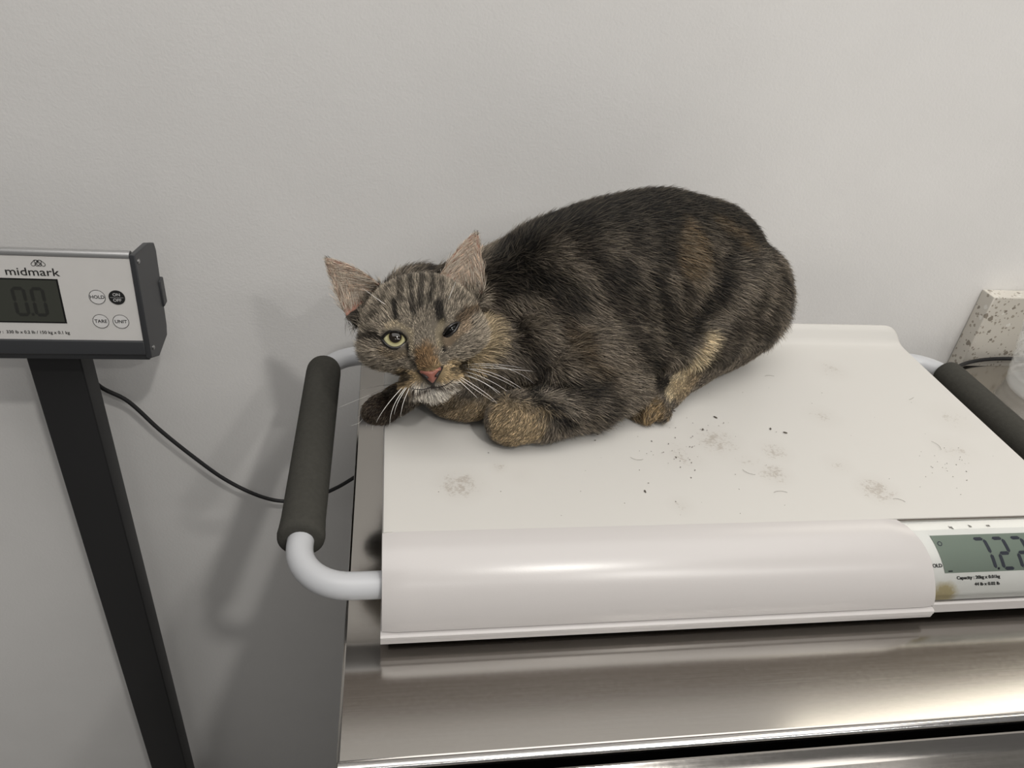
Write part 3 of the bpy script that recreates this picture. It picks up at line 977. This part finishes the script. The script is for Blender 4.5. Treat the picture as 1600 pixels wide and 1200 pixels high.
# (pixels along the mark, half width mm, softness mm, colour, strength)
MARKS = [
    ([(785, 412), (850, 362), (940, 325), (1040, 312), (1130, 332), (1190, 380)], 13, 16, BLACK, .95),
    ([(777, 432), (826, 432), (866, 440), (892, 462)], 7, 9, BLACK, .9),
    ([(860, 385), (900, 420), (925, 470), (950, 520)], 3, 7, GROUND, .5),
    ([(905, 390), (945, 430), (965, 480), (985, 530)], 4, 7, DARK, .75),
    ([(965, 420), (984, 465), (1002, 510), (1010, 560)], 5, 6, BLACK, .8),
    ([(1005, 440), (1030, 490), (1048, 530)], 8, 9, BLACK, .9),
    ([(985, 400), (1000, 440), (1020, 520), (1030, 560)], 2.5, 4, GROUND, .5),
    ([(1015, 570), (1030, 590), (1040, 600)], 7, 6, BLACK, .9),
    ([(880, 520), (915, 560), (940, 600)], 5, 8, GOLD, .35),
    ([(1070, 380), (1075, 405)], 12, 12, GOLD, .85),
    ([(1130, 400), (1125, 440), (1092, 480), (1075, 515)], 5, 7, BLACK, .85),
    ([(1040, 340), (1030, 380), (1018, 420)], 6, 7, BLACK, .8),
    ([(1150, 350), (1178, 394), (1172, 450)], 6, 8, BLACK, .7),
    ([(1110, 345), (1150, 365), (1160, 390)], 3, 6, GOLD, .5),
    ([(1190, 410), (1150, 460), (1110, 505), (1080, 545)], 4, 7, GREY, .65),
    ([(1212, 420), (1205, 480), (1190, 530)], 4, 6, DARK, .6),
    ([(1150, 500), (1120, 535), (1140, 560)], 7, 7, DARK, .7),
    ([(1100, 528), (1072, 575), (1050, 615)], 4.0, 4, CREAM, .95),
    ([(1085, 590), (1060, 612)], 5, 6, BUFF, .7),
    ([(1010, 640), (1022, 648)], 9, 5, srgb(160, 136, 100), .95),
    ([(830, 619), (850, 604), (885, 598), (915, 610)], 5, 4, BLACK, .98),
    ([(840, 628), (862, 640), (885, 652)], 4, 4, BLACK, .95),
    ([(845, 620), (870, 622), (890, 640)], 2.5, 3.5, GREY, .8),
    ([(935, 600), (948, 630), (940, 655)], 5, 6, BLACK, .8),
    ([(905, 620), (915, 650)], 3, 5, DARK, .6),
    ([(795, 660), (800, 680), (822, 672)], 13, 9, BUFF, .95),
    ([(700, 640), (735, 645), (750, 650)], 10, 8, srgb(158, 138, 108), .9),
    ([(690, 636), (715, 628), (745, 612)], 3, 5, DARK, .6),
    ([(965, 640), (985, 630), (990, 600)], 5, 6, GREY, .6),
    ([(605, 645), (590, 650), (575, 640)], 16, 8, srgb(62, 50, 40), .95),
    'face',
    ([(620, 480), (621, 500)], 1.8, 2.0, BLACK, .95),
    ([(684, 482), (690, 500)], 2.2, 2.2, BLACK, .95),
    ([(622, 432), (628, 455), (630, 475)], 1.3, 2.2, DARK, .8),
    ([(640, 428), (644, 455), (646, 490)], 1.2, 1.8, BLACK, .8),
    ([(658, 425), (660, 450), (656, 485)], 1.2, 1.8, BLACK, .8),
    ([(676, 425), (675, 450), (672, 476)], 1.1, 1.8, BLACK, .75),
    ([(690, 432), (688, 460)], 1.2, 2.0, DARK, .7),
    ([(610, 455), (600, 480), (585, 500)], 1.5, 3, DARK, .55),
    ([(705, 445), (715, 465), (735, 478)], 1.5, 3, DARK, .45),
    ([(630, 415), (660, 408), (690, 408)], 6, 8, DARK, .8),
    ([(592, 526), (572, 532), (552, 530)], 1.6, 2.5, DARK, .85),
    ([(716, 499), (735, 492), (752, 492)], 1.6, 2.5, srgb(84, 64, 42), .8),
    ([(560, 520), (556, 545)], 4, 5, DARK, .45),
    ([(606, 512), (622, 508), (636, 516)], 1.2, 2.5, CREAM, .55),
    ([(641, 520), (644, 540), (646, 552)], 1.6, 2.5, CREAM, .5),
    ([(600, 548), (618, 555), (634, 552)], 2.0, 3.0, srgb(170, 152, 126), .7),
    ([(637, 538), (638, 550), (640, 558)], 1.1, 1.4, BLACK, .95),
    ([(690, 524), (692, 540), (694, 548)], 1.0, 1.4, BLACK, .95),
    ([(700, 532), (715, 522), (728, 512)], 2.0, 3.0, srgb(176, 154, 128), .75),
    ([(690, 505), (685, 520), (686, 540)], 1.2, 2.4, CREAM, .5),
    ([(664, 553), (667, 568)], 5.5, 4.5, RUST, .85),
    ([(612, 586), (632, 588), (645, 592)], 4.0, 4.5, srgb(170, 146, 108), .85),
    ([(692, 588), (712, 578), (728, 568)], 4.5, 4.5, srgb(192, 168, 128), .9),
    ([(745, 560), (757, 535), (762, 510)], 6, 7, srgb(186, 168, 136), .85),
    ([(580, 575), (600, 582)], 4, 5, srgb(160, 136, 98), .7),
    ([(650, 602), (663, 605), (690, 601), (704, 596)], 1.2, 2.2, WHITE, .75),
    ([(655, 613), (675, 616), (698, 608)], 3.4, 3.0, WHITE, .95),
    ([(612, 583), (628, 583), (638, 584)], 1.1, 1.0, BLACK, .85),
    ([(616, 590), (632, 590), (642, 590)], 1.1, 1.0, BLACK, .85),
    ([(622, 596), (638, 596)], .6, 1.0, DARK, .7),
    ([(706, 571), (716, 566), (724, 562)], 1.1, 1.0, BLACK, .85),
    ([(704, 578), (714, 574), (726, 568)], 1.1, 1.0, BLACK, .85),
    ([(706, 586), (718, 580)], .6, 1.0, DARK, .7),
    ([(645, 607), (663, 607), (676, 606), (692, 603), (704, 598)], .6, .9, srgb(70, 52, 44), .9),
    ([(676, 598), (676, 606)], .5, .8, srgb(50, 38, 34), .9),
]
NBODY = MARKS.index('face'); MARKS.remove('face')
MARKS = [(strokes(p, 12), a * .001, b * .001, c, s) for p, a, b, c, s in MARKS]
head_c = hd(0, 0, -30)
def headness(Pq):
    q = (Pq - HO) @ HM.T / MM
    e = np.sqrt((q[:, 0] / 54) ** 2 + ((q[:, 1] - 0) / 52) ** 2 + ((q[:, 2] + 24) / 46) ** 2)
    return 1 - sstep(e, .92, 1.12)
def earinfo(Pq):
    """height along the ear 0..1 and facing (+ inside)"""
    t = np.full(len(Pq), -1.0); side = np.zeros(len(Pq)); wh = np.zeros(len(Pq), int); sf = np.zeros(len(Pq))
    for k, (b, up, nrm, sd, h, width) in enumerate(EAR):
        q = Pq - b
        tt = (q @ up) / h; ss_ = (q @ sd) / width; nn = q @ nrm
        tc = np.clip(tt, 0, 1)
        mid = -.011 * (1 - ss_ ** 2) * np.clip(1 - .75 * tc, .15, 1.5)
        ok = (tt > -.05) & (tt < 1.1) & (np.abs(ss_) < 1.12 * (1 - tc) ** .7 + .12) & (np.abs(nn - mid) < .0038)
        t[ok] = tt[ok]; wh[ok] = k + 1; sf[ok] = ss_[ok]
    return t, wh, sf
def coat(Pq, Nq):
    n1 = vnoise(Pq, 90, 1); n2 = vnoise(Pq, 260, 2); n3 = vnoise(Pq, 38, 3)
    hn = headness(Pq)[:, None]
    base = GROUND * (1 - hn) + HEADC * hn
    c = base * (.72 + .45 * n1 + .12 * n2)[:, None]
    # general tabby striping round the trunk, in body coordinates (continues on the far side)
    q = Pq - np.array([.184, .187, 0])
    s = q @ BA; up = Pq[:, 2]; w = q @ BN
    ph = (s + .35 * (up - .08) * 1.0 + .02 * n3 + .012 * n1) * 2 * math.pi / .034
    st_ = sstep(np.sin(ph), .05, .75) * (1 - hn[:, 0]) * sstep(up, .02, .05) * .85
    c = c * (1 - st_[:, None]) + DARK * st_[:, None]
    back = sstep(up + .012 * (n3 - .5), .105, .150)[:, None] * (1 - hn) * .85
    c = c * (1 - back) + BLACK * back
    jit = 1 + (n1 - .5) * .7 + (n2 - .5) * .6
    for mi_, (line, a, b, colr, sg_) in enumerate(MARKS):
        lo, hi = line.min(0) - (a + b) * 1.6, line.max(0) + (a + b) * 1.6
        idx = np.nonzero(((Pq > lo) & (Pq < hi)).all(1))[0]
        if len(idx) == 0:
            continue
        d = dist_to(Pq[idx], line) * jit[idx]
        f = ((1 - sstep(d, a * .8, a + b)) * sg_)[:, None] * ((1 - hn[idx]) if mi_ < NBODY else 1.0)
        c[idx] = c[idx] * (1 - f) + colr * f
    # ears: dark brown backs, pale inside
    t, wh, sf = earinfo(Pq)
    ok = (wh > 0) & (t > .05)
    inside = np.zeros(len(Pq))
    for k, (b, upv, nrm, sd, h, width) in enumerate(EAR):
        m_ = wh == k + 1
        inside[m_] = (Nq[m_] @ nrm) > .15
    ii = ok & (inside > 0)
    rimf = sstep(np.abs(sf), .62, .95)
    cin = srgb(190, 166, 146) * (1 - rimf[:, None]) + srgb(126, 98, 64) * rimf[:, None]
    c[ii] = cin[ii]
    oo = ok & (inside <= 0)
    c[oo] = srgb(74, 60, 44)
    tip = ok & (t > .88)
    c[tip] = srgb(50, 40, 30)
    return c, ok, inside

# skin colours
ca = dgm.color_attributes.new('coat', 'FLOAT_COLOR', 'POINT')
cv, ear_ok, ear_in = coat(co, vn)
cs = cv * .38
pk = ear_ok & (ear_in > 0)
cs[pk] = srgb(150, 112, 98)
ca.data.foreach_set('color', np.hstack([cs, np.ones((len(cs), 1))]).astype(np.float32).ravel())
gs = G(M['skin']); at = gs.n('ShaderNodeAttribute', attribute_name='coat'); gs.l(at.outputs['Color'], gs.b.inputs['Base Color'])

# sample roots
dgm.calc_loop_triangles()
tri = np.empty(len(dgm.loop_triangles) * 3, np.int32); dgm.loop_triangles.foreach_get('vertices', tri); tri = tri.reshape(-1, 3)
tc_ = co[tri].mean(1); tn_ = vn[tri].mean(1); tn_ /= np.linalg.norm(tn_, axis=1)[:, None] + 1e-9
ar = .5 * np.linalg.norm(np.cross(co[tri[:, 1]] - co[tri[:, 0]], co[tri[:, 2]] - co[tri[:, 0]]), axis=1)
hw = headness(tc_)
view = ((CAM - tc_) * tn_).sum(1)
dens = (1 + 1.7 * hw) * np.where(tc_[:, 2] < .0025, 0, 1)
dens = dens * np.where(view < -.10, .55, 1.0)
pr_ = ar * dens; pr_ /= pr_.sum()
NH = FUR_N
pick = rng.choice(len(tri), NH, p=pr_)
u = rng.random((NH, 2)); fl = u.sum(1) > 1; u[fl] = 1 - u[fl]
w3 = np.stack([1 - u.sum(1), u[:, 0], u[:, 1]], 1)
P0 = (co[tri[pick]] * w3[..., None]).sum(1)
N0 = (vn[tri[pick]] * w3[..., None]).sum(1); N0 /= np.linalg.norm(N0, axis=1)[:, None] + 1e-9
C0, e_ok, e_in = coat(P0, N0)
ql = (P0 - HO) @ HM.T / MM
hn = headness(P0)
# bare places: eyes, nose leather
keep = np.ones(NH, bool)
for sg, c, rot, wd, hu, hl_ in EYES:
    q = ql - c
    keep &= ~((q[:, 2] > -2) & (almond(q, rot, wd + .8, hu + .9, hl_ + .9) < 0))
NOSE = np.array([1.2, -27.5, 13.5])
qn = (ql - NOSE)
keep &= ~((np.abs(qn[:, 0]) < 8.6 - 0.9 * np.clip(-qn[:, 1], 0, 9)) & (qn[:, 1] < 3.0) & (qn[:, 1] > -7) & (ql[:, 2] > 3))
# flow of the coat
flow = np.tile(BA * .9 + np.array([0, 0, -.42]), (NH, 1))
legz = 1 - sstep(P0[:, 2], .025, .05)
out_leg = np.array([-.55, -.25, -.5])
hind = sstep(P0[:, 0], .19, .21) * legz
flow = flow * (1 - hind[:, None]) + np.array([-.75, -.6, -.35]) * hind[:, None]
pawf = (1 - sstep(P0[:, 0], .10, .15)) * legz
flow = flow * (1 - pawf[:, None]) + out_leg * pawf[:, None]
np_ = hd(1, -24, 10)
hf = (P0 - np_); hf /= np.linalg.norm(hf, axis=1)[:, None]
hf = hf - HF * .45 + HU * .10
flow = flow * (1 - hn[:, None]) + hf * hn[:, None]
muz = (1 - sstep(np.linalg.norm(ql - np.array([1, -40, 0]), axis=1), 10, 20)) * hn
flow = flow * (1 - muz[:, None]) + (-HU * .8 + HR * np.sign(ql[:, :1]) * .35) * muz[:, None]
for k, (b, upv, nrm, sd, h, width) in enumerate(EAR):
    t, wh, sf = earinfo(P0)
    m_ = (wh == k + 1) & (t > .05)
    flow[m_] = upv * 1.0
    mi = m_ & (e_in > 0)
    flow[mi] = upv * .8 + nrm * .15 + np.sign(sf[mi])[:, None] * sd * -.5
flow = flow + (.26 - .18 * pawf)[:, None] * (np.stack([vnoise(P0, 120, 5), vnoise(P0, 120, 6), vnoise(P0, 120, 7)], 1) - .5)
flow = flow + rng.normal(0, .15, (NH, 3))
T0 = flow - N0 * (flow * N0).sum(1)[:, None]
T0 /= np.linalg.norm(T0, axis=1)[:, None] + 1e-9
# lengths
e_t = earinfo(P0)[0]
Ln = .0128 * (1 - hn) + .0085 * hn
face = hn * (1 - sstep(np.linalg.norm(ql - np.array([1, -12, 8]), axis=1), 18, 42))
Ln = Ln * (1 - .62 * face)
eyeclose = np.min([np.linalg.norm(ql[:, :2] - c[:2], axis=1) for _, c, *_ in EYES], axis=0)
Ln = Ln * np.where(hn > .5, .45 + .55 * sstep(eyeclose, 9, 18), 1)
cheek = hn * sstep(np.abs(ql[:, 0]), 30, 44) * (1 - sstep(ql[:, 1], 10, 25))
Ln = Ln * (1 + .45 * cheek * sstep(ql[:, 1], -30, -12))
Ln = Ln * (1 - .55 * muz)
Ln = Ln * (1 - .72 * np.clip(hind + pawf, 0, 1) * (1 - hn))
Ln = Ln * np.where(e_ok, np.where(e_in > 0, .95 * (1 - .7 * np.clip(e_t, 0, 1)), .35), 1)
rumpf = sstep(P0[:, 0], .30, .345) * (1 - sstep(P0[:, 2], .05, .10))
Ln = Ln * (1 + .8 * rumpf)
bel = sstep(P0[:, 0], .14, .17) * (1 - sstep(P0[:, 0], .21, .23)) * (1 - sstep(P0[:, 2], .02, .05))
Ln = Ln * (1 + .3 * bel)
Ln = Ln * rng.uniform(.62, 1.15, NH)
lift = .48 * np.ones(NH) - .10 * hn + .10 * cheek
lift = np.where(e_ok & (e_in <= 0), .15, lift)
lift = lift + rng.normal(0, .16, NH)
K = 5
tt = np.linspace(0, 1, K)
pts = np.empty((NH, K, 3))
pts[:, 0] = P0 - N0 * .0004
cur = pts[:, 0].copy()
for k in range(1, K):
    a = tt[k]
    d = T0 + N0 * (lift * (1.25 - .95 * a))[:, None]
    d[:, 2] -= .18 * a * (1 - hn)
    d /= np.linalg.norm(d, axis=1)[:, None]
    cur = cur + d * (Ln / (K - 1))[:, None]
    cur[:, 2] = np.maximum(cur[:, 2], .0008 + .0006 * a)
    pts[:, k] = cur
pts = pts[keep]; C0 = C0[keep]; hnk = hn[keep]; e_k = e_ok[keep]; ei_k = e_in[keep]
NK = len(pts)
# agouti banding: dark root, paler band, often a dark tip
lum = C0 @ np.array([.3, .5, .2])
ag = rng.random(NK)
bri = np.where(rng.random(NK) < .42, rng.uniform(.15, .5, NK), rng.uniform(.8, 1.5, NK))
lite = sstep(lum, .22, .5)
pale = (ag > .70) & (bri > .7)
colr = np.empty((NK, K, 4), np.float32); colr[..., 3] = 1
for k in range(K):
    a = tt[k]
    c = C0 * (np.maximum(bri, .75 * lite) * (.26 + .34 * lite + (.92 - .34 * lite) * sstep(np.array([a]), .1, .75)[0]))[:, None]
    c[pale] = c[pale] * (1.0 + 1.2 * a) + (np.array([.10, .088, .068]) * a * .7)
    dk = (ag < .22) & (~e_k)
    c[dk] = c[dk] * (1 - .65 * sstep(np.array([a]), .45, .9)[0])
    colr[:, k, :3] = c
inn = e_k & (ei_k > 0)
wi = inn & (rng.random(NK) < .7)
colr[wi, :, :3] = (srgb(214, 202, 186) * rng.uniform(.7, 1.1, (wi.sum(), 1)))[:, None, :]
rad = np.outer(np.where(hnk > .5, .000078, .000108) * rng.uniform(.8, 1.2, NK), np.array([1, .95, .85, .62, .15]))

M['fur'] = mat('tabby_fur', (.1, .08, .06), .52, spec=.32)
gs = G(M['fur']); at = gs.n('ShaderNodeAttribute', attribute_name='coat'); gs.l(at.outputs['Color'], gs.b.inputs['Base Color'])
def hair_obj(name, pts_, rad_, col_, material, parent):
    hc = bpy.data.hair_curves.new(name)
    n_, k_ = pts_.shape[:2]
    hc.add_curves([k_] * n_)
    hc.attributes['position'].data.foreach_set('vector', pts_.astype(np.float32).ravel())
    ra = hc.attributes.get('radius') or hc.attributes.new('radius', 'FLOAT', 'POINT')
    ra.data.foreach_set('value', rad_.astype(np.float32).ravel())
    if col_ is not None:
        cc_ = hc.attributes.new('coat', 'FLOAT_COLOR', 'POINT')
        cc_.data.foreach_set('color', col_.astype(np.float32).ravel())
    hc.materials.append(material)
    o_ = bpy.data.objects.new(name, hc)
    COL.objects.link(o_); o_.parent = parent
    return o_
# sparse coarser guard hairs with pale bands and dark tips
gi_ = np.nonzero((rng.random(NK) < .13) & (hnk < .5) & (~e_k))[0]
gp_ = pts[gi_] + (pts[gi_] - pts[gi_][:, :1]) * .22 + rng.normal(0, .0006, (len(gi_), 1, 3)) * np.array([0, .3, .6, .8, 1.0])[None, :, None]
gp_[..., 2] = np.maximum(gp_[..., 2], .001)
gl_ = .28 + .72 * np.clip(lum[gi_] / .12, 0, 1)
gc_ = np.empty((len(gi_), K, 4), np.float32); gc_[..., 3] = 1
pal = srgb(176, 162, 140)
for k, f_ in enumerate((.10, .25, .8, 1.0, .55)):
    gc_[:, k, :3] = C0[gi_] * (1 - f_) * .6 + pal * (f_ * gl_ * rng.uniform(.25, .95, len(gi_)))[:, None]
pts = np.concatenate([pts, gp_]); rad = np.concatenate([rad, rad[gi_] * 1.05]); colr = np.concatenate([colr, gc_])
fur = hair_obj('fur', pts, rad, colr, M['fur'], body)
fur['label'] = 'striped brown and black tabby coat'
# ---- eyes, nose, whiskers
def ball_me(name, r, seg=40, rings=24):
    bm = bmesh.new(); bmesh.ops.create_uvsphere(bm, u_segments=seg, v_segments=rings, radius=r)
    me_ = bpy.data.meshes.new(name); bm.to_mesh(me_); bm.free(); return me_
m = M['eye'] = mat('cat_eye', (.3, .3, .2), .04, spec=.5)
g = G(m); tc = g.n('ShaderNodeTexCoord'); sp = g.n('ShaderNodeSeparateXYZ'); g.l(tc.outputs['Object'], sp.inputs[0])
# eyeball local axes: x right, y up, z gaze, in metres
rr_ = g.n('ShaderNodeVectorMath', operation='LENGTH'); cx = g.n('ShaderNodeCombineXYZ'); g.l(sp.outputs[0], cx.inputs[0]); g.l(sp.outputs[1], cx.inputs[1]); g.l(cx.outputs[0], rr_.inputs[0])
rad_ = g.math('ADD', g.math('MULTIPLY', rr_.outputs['Value'], 100), g.math('MULTIPLY', g.math('SUBTRACT', g.noise(tc.outputs['Object'], 700, 2), .5), .05))
g.l(g.ramp(rad_, [(.0, (.014, .010, .007)), (.40, (.014, .010, .007)), (.45, (.30, .27, .13)), (.58, (.66, .62, .36)), (.76, (.60, .58, .36)), (.80, (.02, .018, .014)), (1.0, (.02, .018, .014))]), g.b.inputs['Base Color'])
M['lid'] = mat('dark_eyelid', (.010, .008, .007), .25, spec=.5)
M['wet'] = mat('wet_dark_eye', (.004, .004, .004), .10, spec=.2)
def head_matrix(r, u, f, dr=0.0, du=0.0):
    """frame at a head point, z axis along the gaze turned by dr, du"""
    zf = HF + HR * dr + HU * du; zf = zf / np.linalg.norm(zf)
    xr = HR - zf * (HR @ zf); xr /= np.linalg.norm(xr); yu = np.cross(zf, xr)
    mt = Matrix((xr, yu, zf)).transposed().to_4x4()
    mt.translation = Vector(hd(r, u, f)); return mt
eyeparts = []
for sg, c, rot, wd, hu, hl_ in EYES:
    e = obj('eye', ball_me('eye', 10 * MM), M['eye'] if sg < 0 else M['wet'], cat, 180)
    e['label'] = 'open pale green eye' if sg < 0 else 'squinted dark wet eye'
    eyeparts.append((e, head_matrix(c[0], c[1], c[2] - .2, .08 if sg < 0 else 0, .20)))
    # lid rim follows the almond opening on the eyeball
    a_ = math.radians(rot); loop = []
    for k in range(49):
        ph = 2 * math.pi * k / 48
        x = wd * math.cos(ph); s_ = max(0, 1 - abs(math.cos(ph)) ** 2.2)
        y = (hu if math.sin(ph) >= 0 else -hl_) * s_
        X, Y = x * math.cos(a_) - y * math.sin(a_), x * math.sin(a_) + y * math.cos(a_)
        zq = math.sqrt(max(10.6 ** 2 - X * X - Y * Y, 9))
        loop.append(hd(c[0] + X, c[1] + Y, c[2] + zq))
    obj('eyelid', tube_me('eyelid', loop[:-1] + [loop[0]], .0011, 8, cap=False), M['lid'], e, 180)
# nose leather: a soft triangle with two nostrils
M['nose'] = mat('pink_nose', srgb(146, 94, 82), .42, spec=.4)
g = G(M['nose']); g.bump(g.noise(g.coord(), 2200, 2), .25, .0004)
M['nose_dark'] = mat('nose_rim_dark', (.016, .010, .009), .45)
def nose_pts(scale_, dz):
    prof2 = [(0, 2.4), (4.2, 2.7), (7.6, 3.6), (8.2, 2.4), (6.0, -.6), (3.2, -4.0), (1.0, -6.6), (0, -7.2)]
    left_ = [(-x, y) for x, y in prof2[::-1] if x > 0]
    return [(x * scale_, y * scale_ if y < 0 else y * scale_, dz) for x, y in prof2 + left_]
def nose_mesh(name, sc, bulge, base_off):
    ring_ = nose_pts(sc, 0); V = []; Fc = []
    nlev = 6; n_ = len(ring_)
    for L_ in range(nlev):
        f_ = 1 - L_ / nlev
        for x, y, z in ring_:
            zz_ = bulge * math.sqrt(max(0, 1 - f_ ** 2)) - (abs(x * f_) / 8.2) ** 2 * 3.6 - max(0, -y * f_) * .28
            V.append(hd(NOSE[0] + x * f_, NOSE[1] + y * f_ - .2, NOSE[2] + base_off + zz_))
    V.append(hd(NOSE[0], NOSE[1], NOSE[2] + base_off + bulge))
    for L_ in range(nlev - 1):
        for k in range(n_):
            Fc.append((L_ * n_ + k, L_ * n_ + (k + 1) % n_, (L_ + 1) * n_ + (k + 1) % n_, (L_ + 1) * n_ + k))
    for k in range(n_):
        Fc.append(((nlev - 1) * n_ + k, (nlev - 1) * n_ + (k + 1) % n_, len(V) - 1))
    return from_py(name, V, Fc)
no = obj('nose', nose_mesh('nose', .92, 2.2, 1.2), M['nose'], cat, 180)
no['label'] = 'brick pink nose with a dark rim'
obj('nose_rim', nose_mesh('nose_rim', 1.12, 1.2, .3), M['nose_dark'], no, 180)
for sg in (-1, 1):
    lp = [hd(NOSE[0] + sg * x, NOSE[1] + y, NOSE[2] + z) for x, y, z in ((2.2, -2.6, 2.6), (3.6, -1.9, 2.2), (5.0, -.6, 1.3), (6.2, .8, .3))]
    obj('nostril', tube_me('nostril', spline(lp, 10), [.0003, .0006, .0009, .0010, .0010, .0010, .0009, .0008, .0006, .0003], 8), M['nose_dark'], no, 180)
# mouth line under the nose
def on_face(px_, lift_):
    return cast(*px_) + HF * lift_
mp = [on_face(p, .0016) for p in ((640, 606), (650, 608), (662, 608), (670, 606), (676, 604), (684, 605), (695, 602), (704, 597), (710, 592))]
mo = obj('mouth', tube_me('mouth', spline(mp, 24), list(.00042 * np.sin(np.linspace(.25, math.pi - .25, 24)) ** .7), 6), M['nose_dark'], cat, 180)
obj('philtrum', tube_me('philtrum', [on_face((675, 595), .002), on_face((675.5, 600), .0022), on_face((676, 604), .0016)], .0004, 6), M['nose_dark'], mo, 180)
# whiskers, each rooted in the pads
M['whisker'] = mat('white_whisker', (.80, .78, .74), .35, spec=.5)
WH = [  # root px, mid px, tip px, forward reach of mid and tip (mm)
    ((612, 594), (585, 604), (558, 612), 6, 4), ((614, 598), (575, 618), (529, 637), 8, 6), ((616, 599), (578, 628), (556, 668), 10, 10),
    ((618, 600), (582, 636), (548, 681), 12, 12), ((621, 601), (586, 640), (572, 668), 12, 14), ((624, 602), (592, 640), (582, 676), 14, 16),
    ((630, 604), (604, 634), (588, 660), 14, 16), ((634, 605), (615, 635), (609, 666), 14, 16), ((640, 606), (630, 630), (626, 652), 12, 14),
    ((636, 605), (622, 628), (616, 648), 10, 12),
    ((722, 571), (770, 569), (830, 578), 6, -6), ((724, 573), (800, 577), (852, 583), 6, -6), ((722, 575), (785, 574), (835, 600), 8, -4),
    ((726, 577), (790, 592), (868, 650), 10, -4), ((724, 580), (780, 603), (832, 646), 12, 0), ((722, 583), (770, 606), (810, 638), 12, 2),
    ((720, 586), (765, 604), (800, 643), 14, 4), ((716, 590), (745, 610), (772, 628), 14, 8), ((714, 592), (736, 612), (746, 622), 12, 10), ((718, 588), (760, 615), (777, 632), 12, 6),
    ((726, 575), (775, 590), (815, 612), 10, 0),
    ((605, 478), (584, 463), (566, 450), 6, 10), ((700, 470), (706, 455), (712, 440), 5, 8)]
for r_, m_, t_, f1, f2 in WH:
    rp = cast(*r_)
    def at_f(px, f):
        return hd(*hpf(px[0], px[1], f))
    fr_ = (rp - HO) @ HF / MM
    mid_ = at_f(m_, fr_ + f1 * .7); tip_ = at_f(t_, fr_ + f2 * .7)
    ctrl = 2 * mid_ - .5 * (rp + tip_)
    s_ = np.linspace(0, 1, 16)[:, None]
    cv_ = (1 - s_) ** 2 * rp + 2 * s_ * (1 - s_) * ctrl + s_ ** 2 * tip_
    cv_[:, 2] = np.maximum(cv_[:, 2], .001)
    obj('whisker', tube_me('whisker', cv_, list(np.linspace(.00025, .00006, 16)), 6), M['whisker'], cat, 180)
rebase(cat)
for e, mt in eyeparts:
    e.matrix_parent_inverse = Matrix.Identity(4)
    e.matrix_local = cat.matrix_world.inverted() @ mt
    for ch in e.children:
        ch.matrix_parent_inverse = mt.inverted()
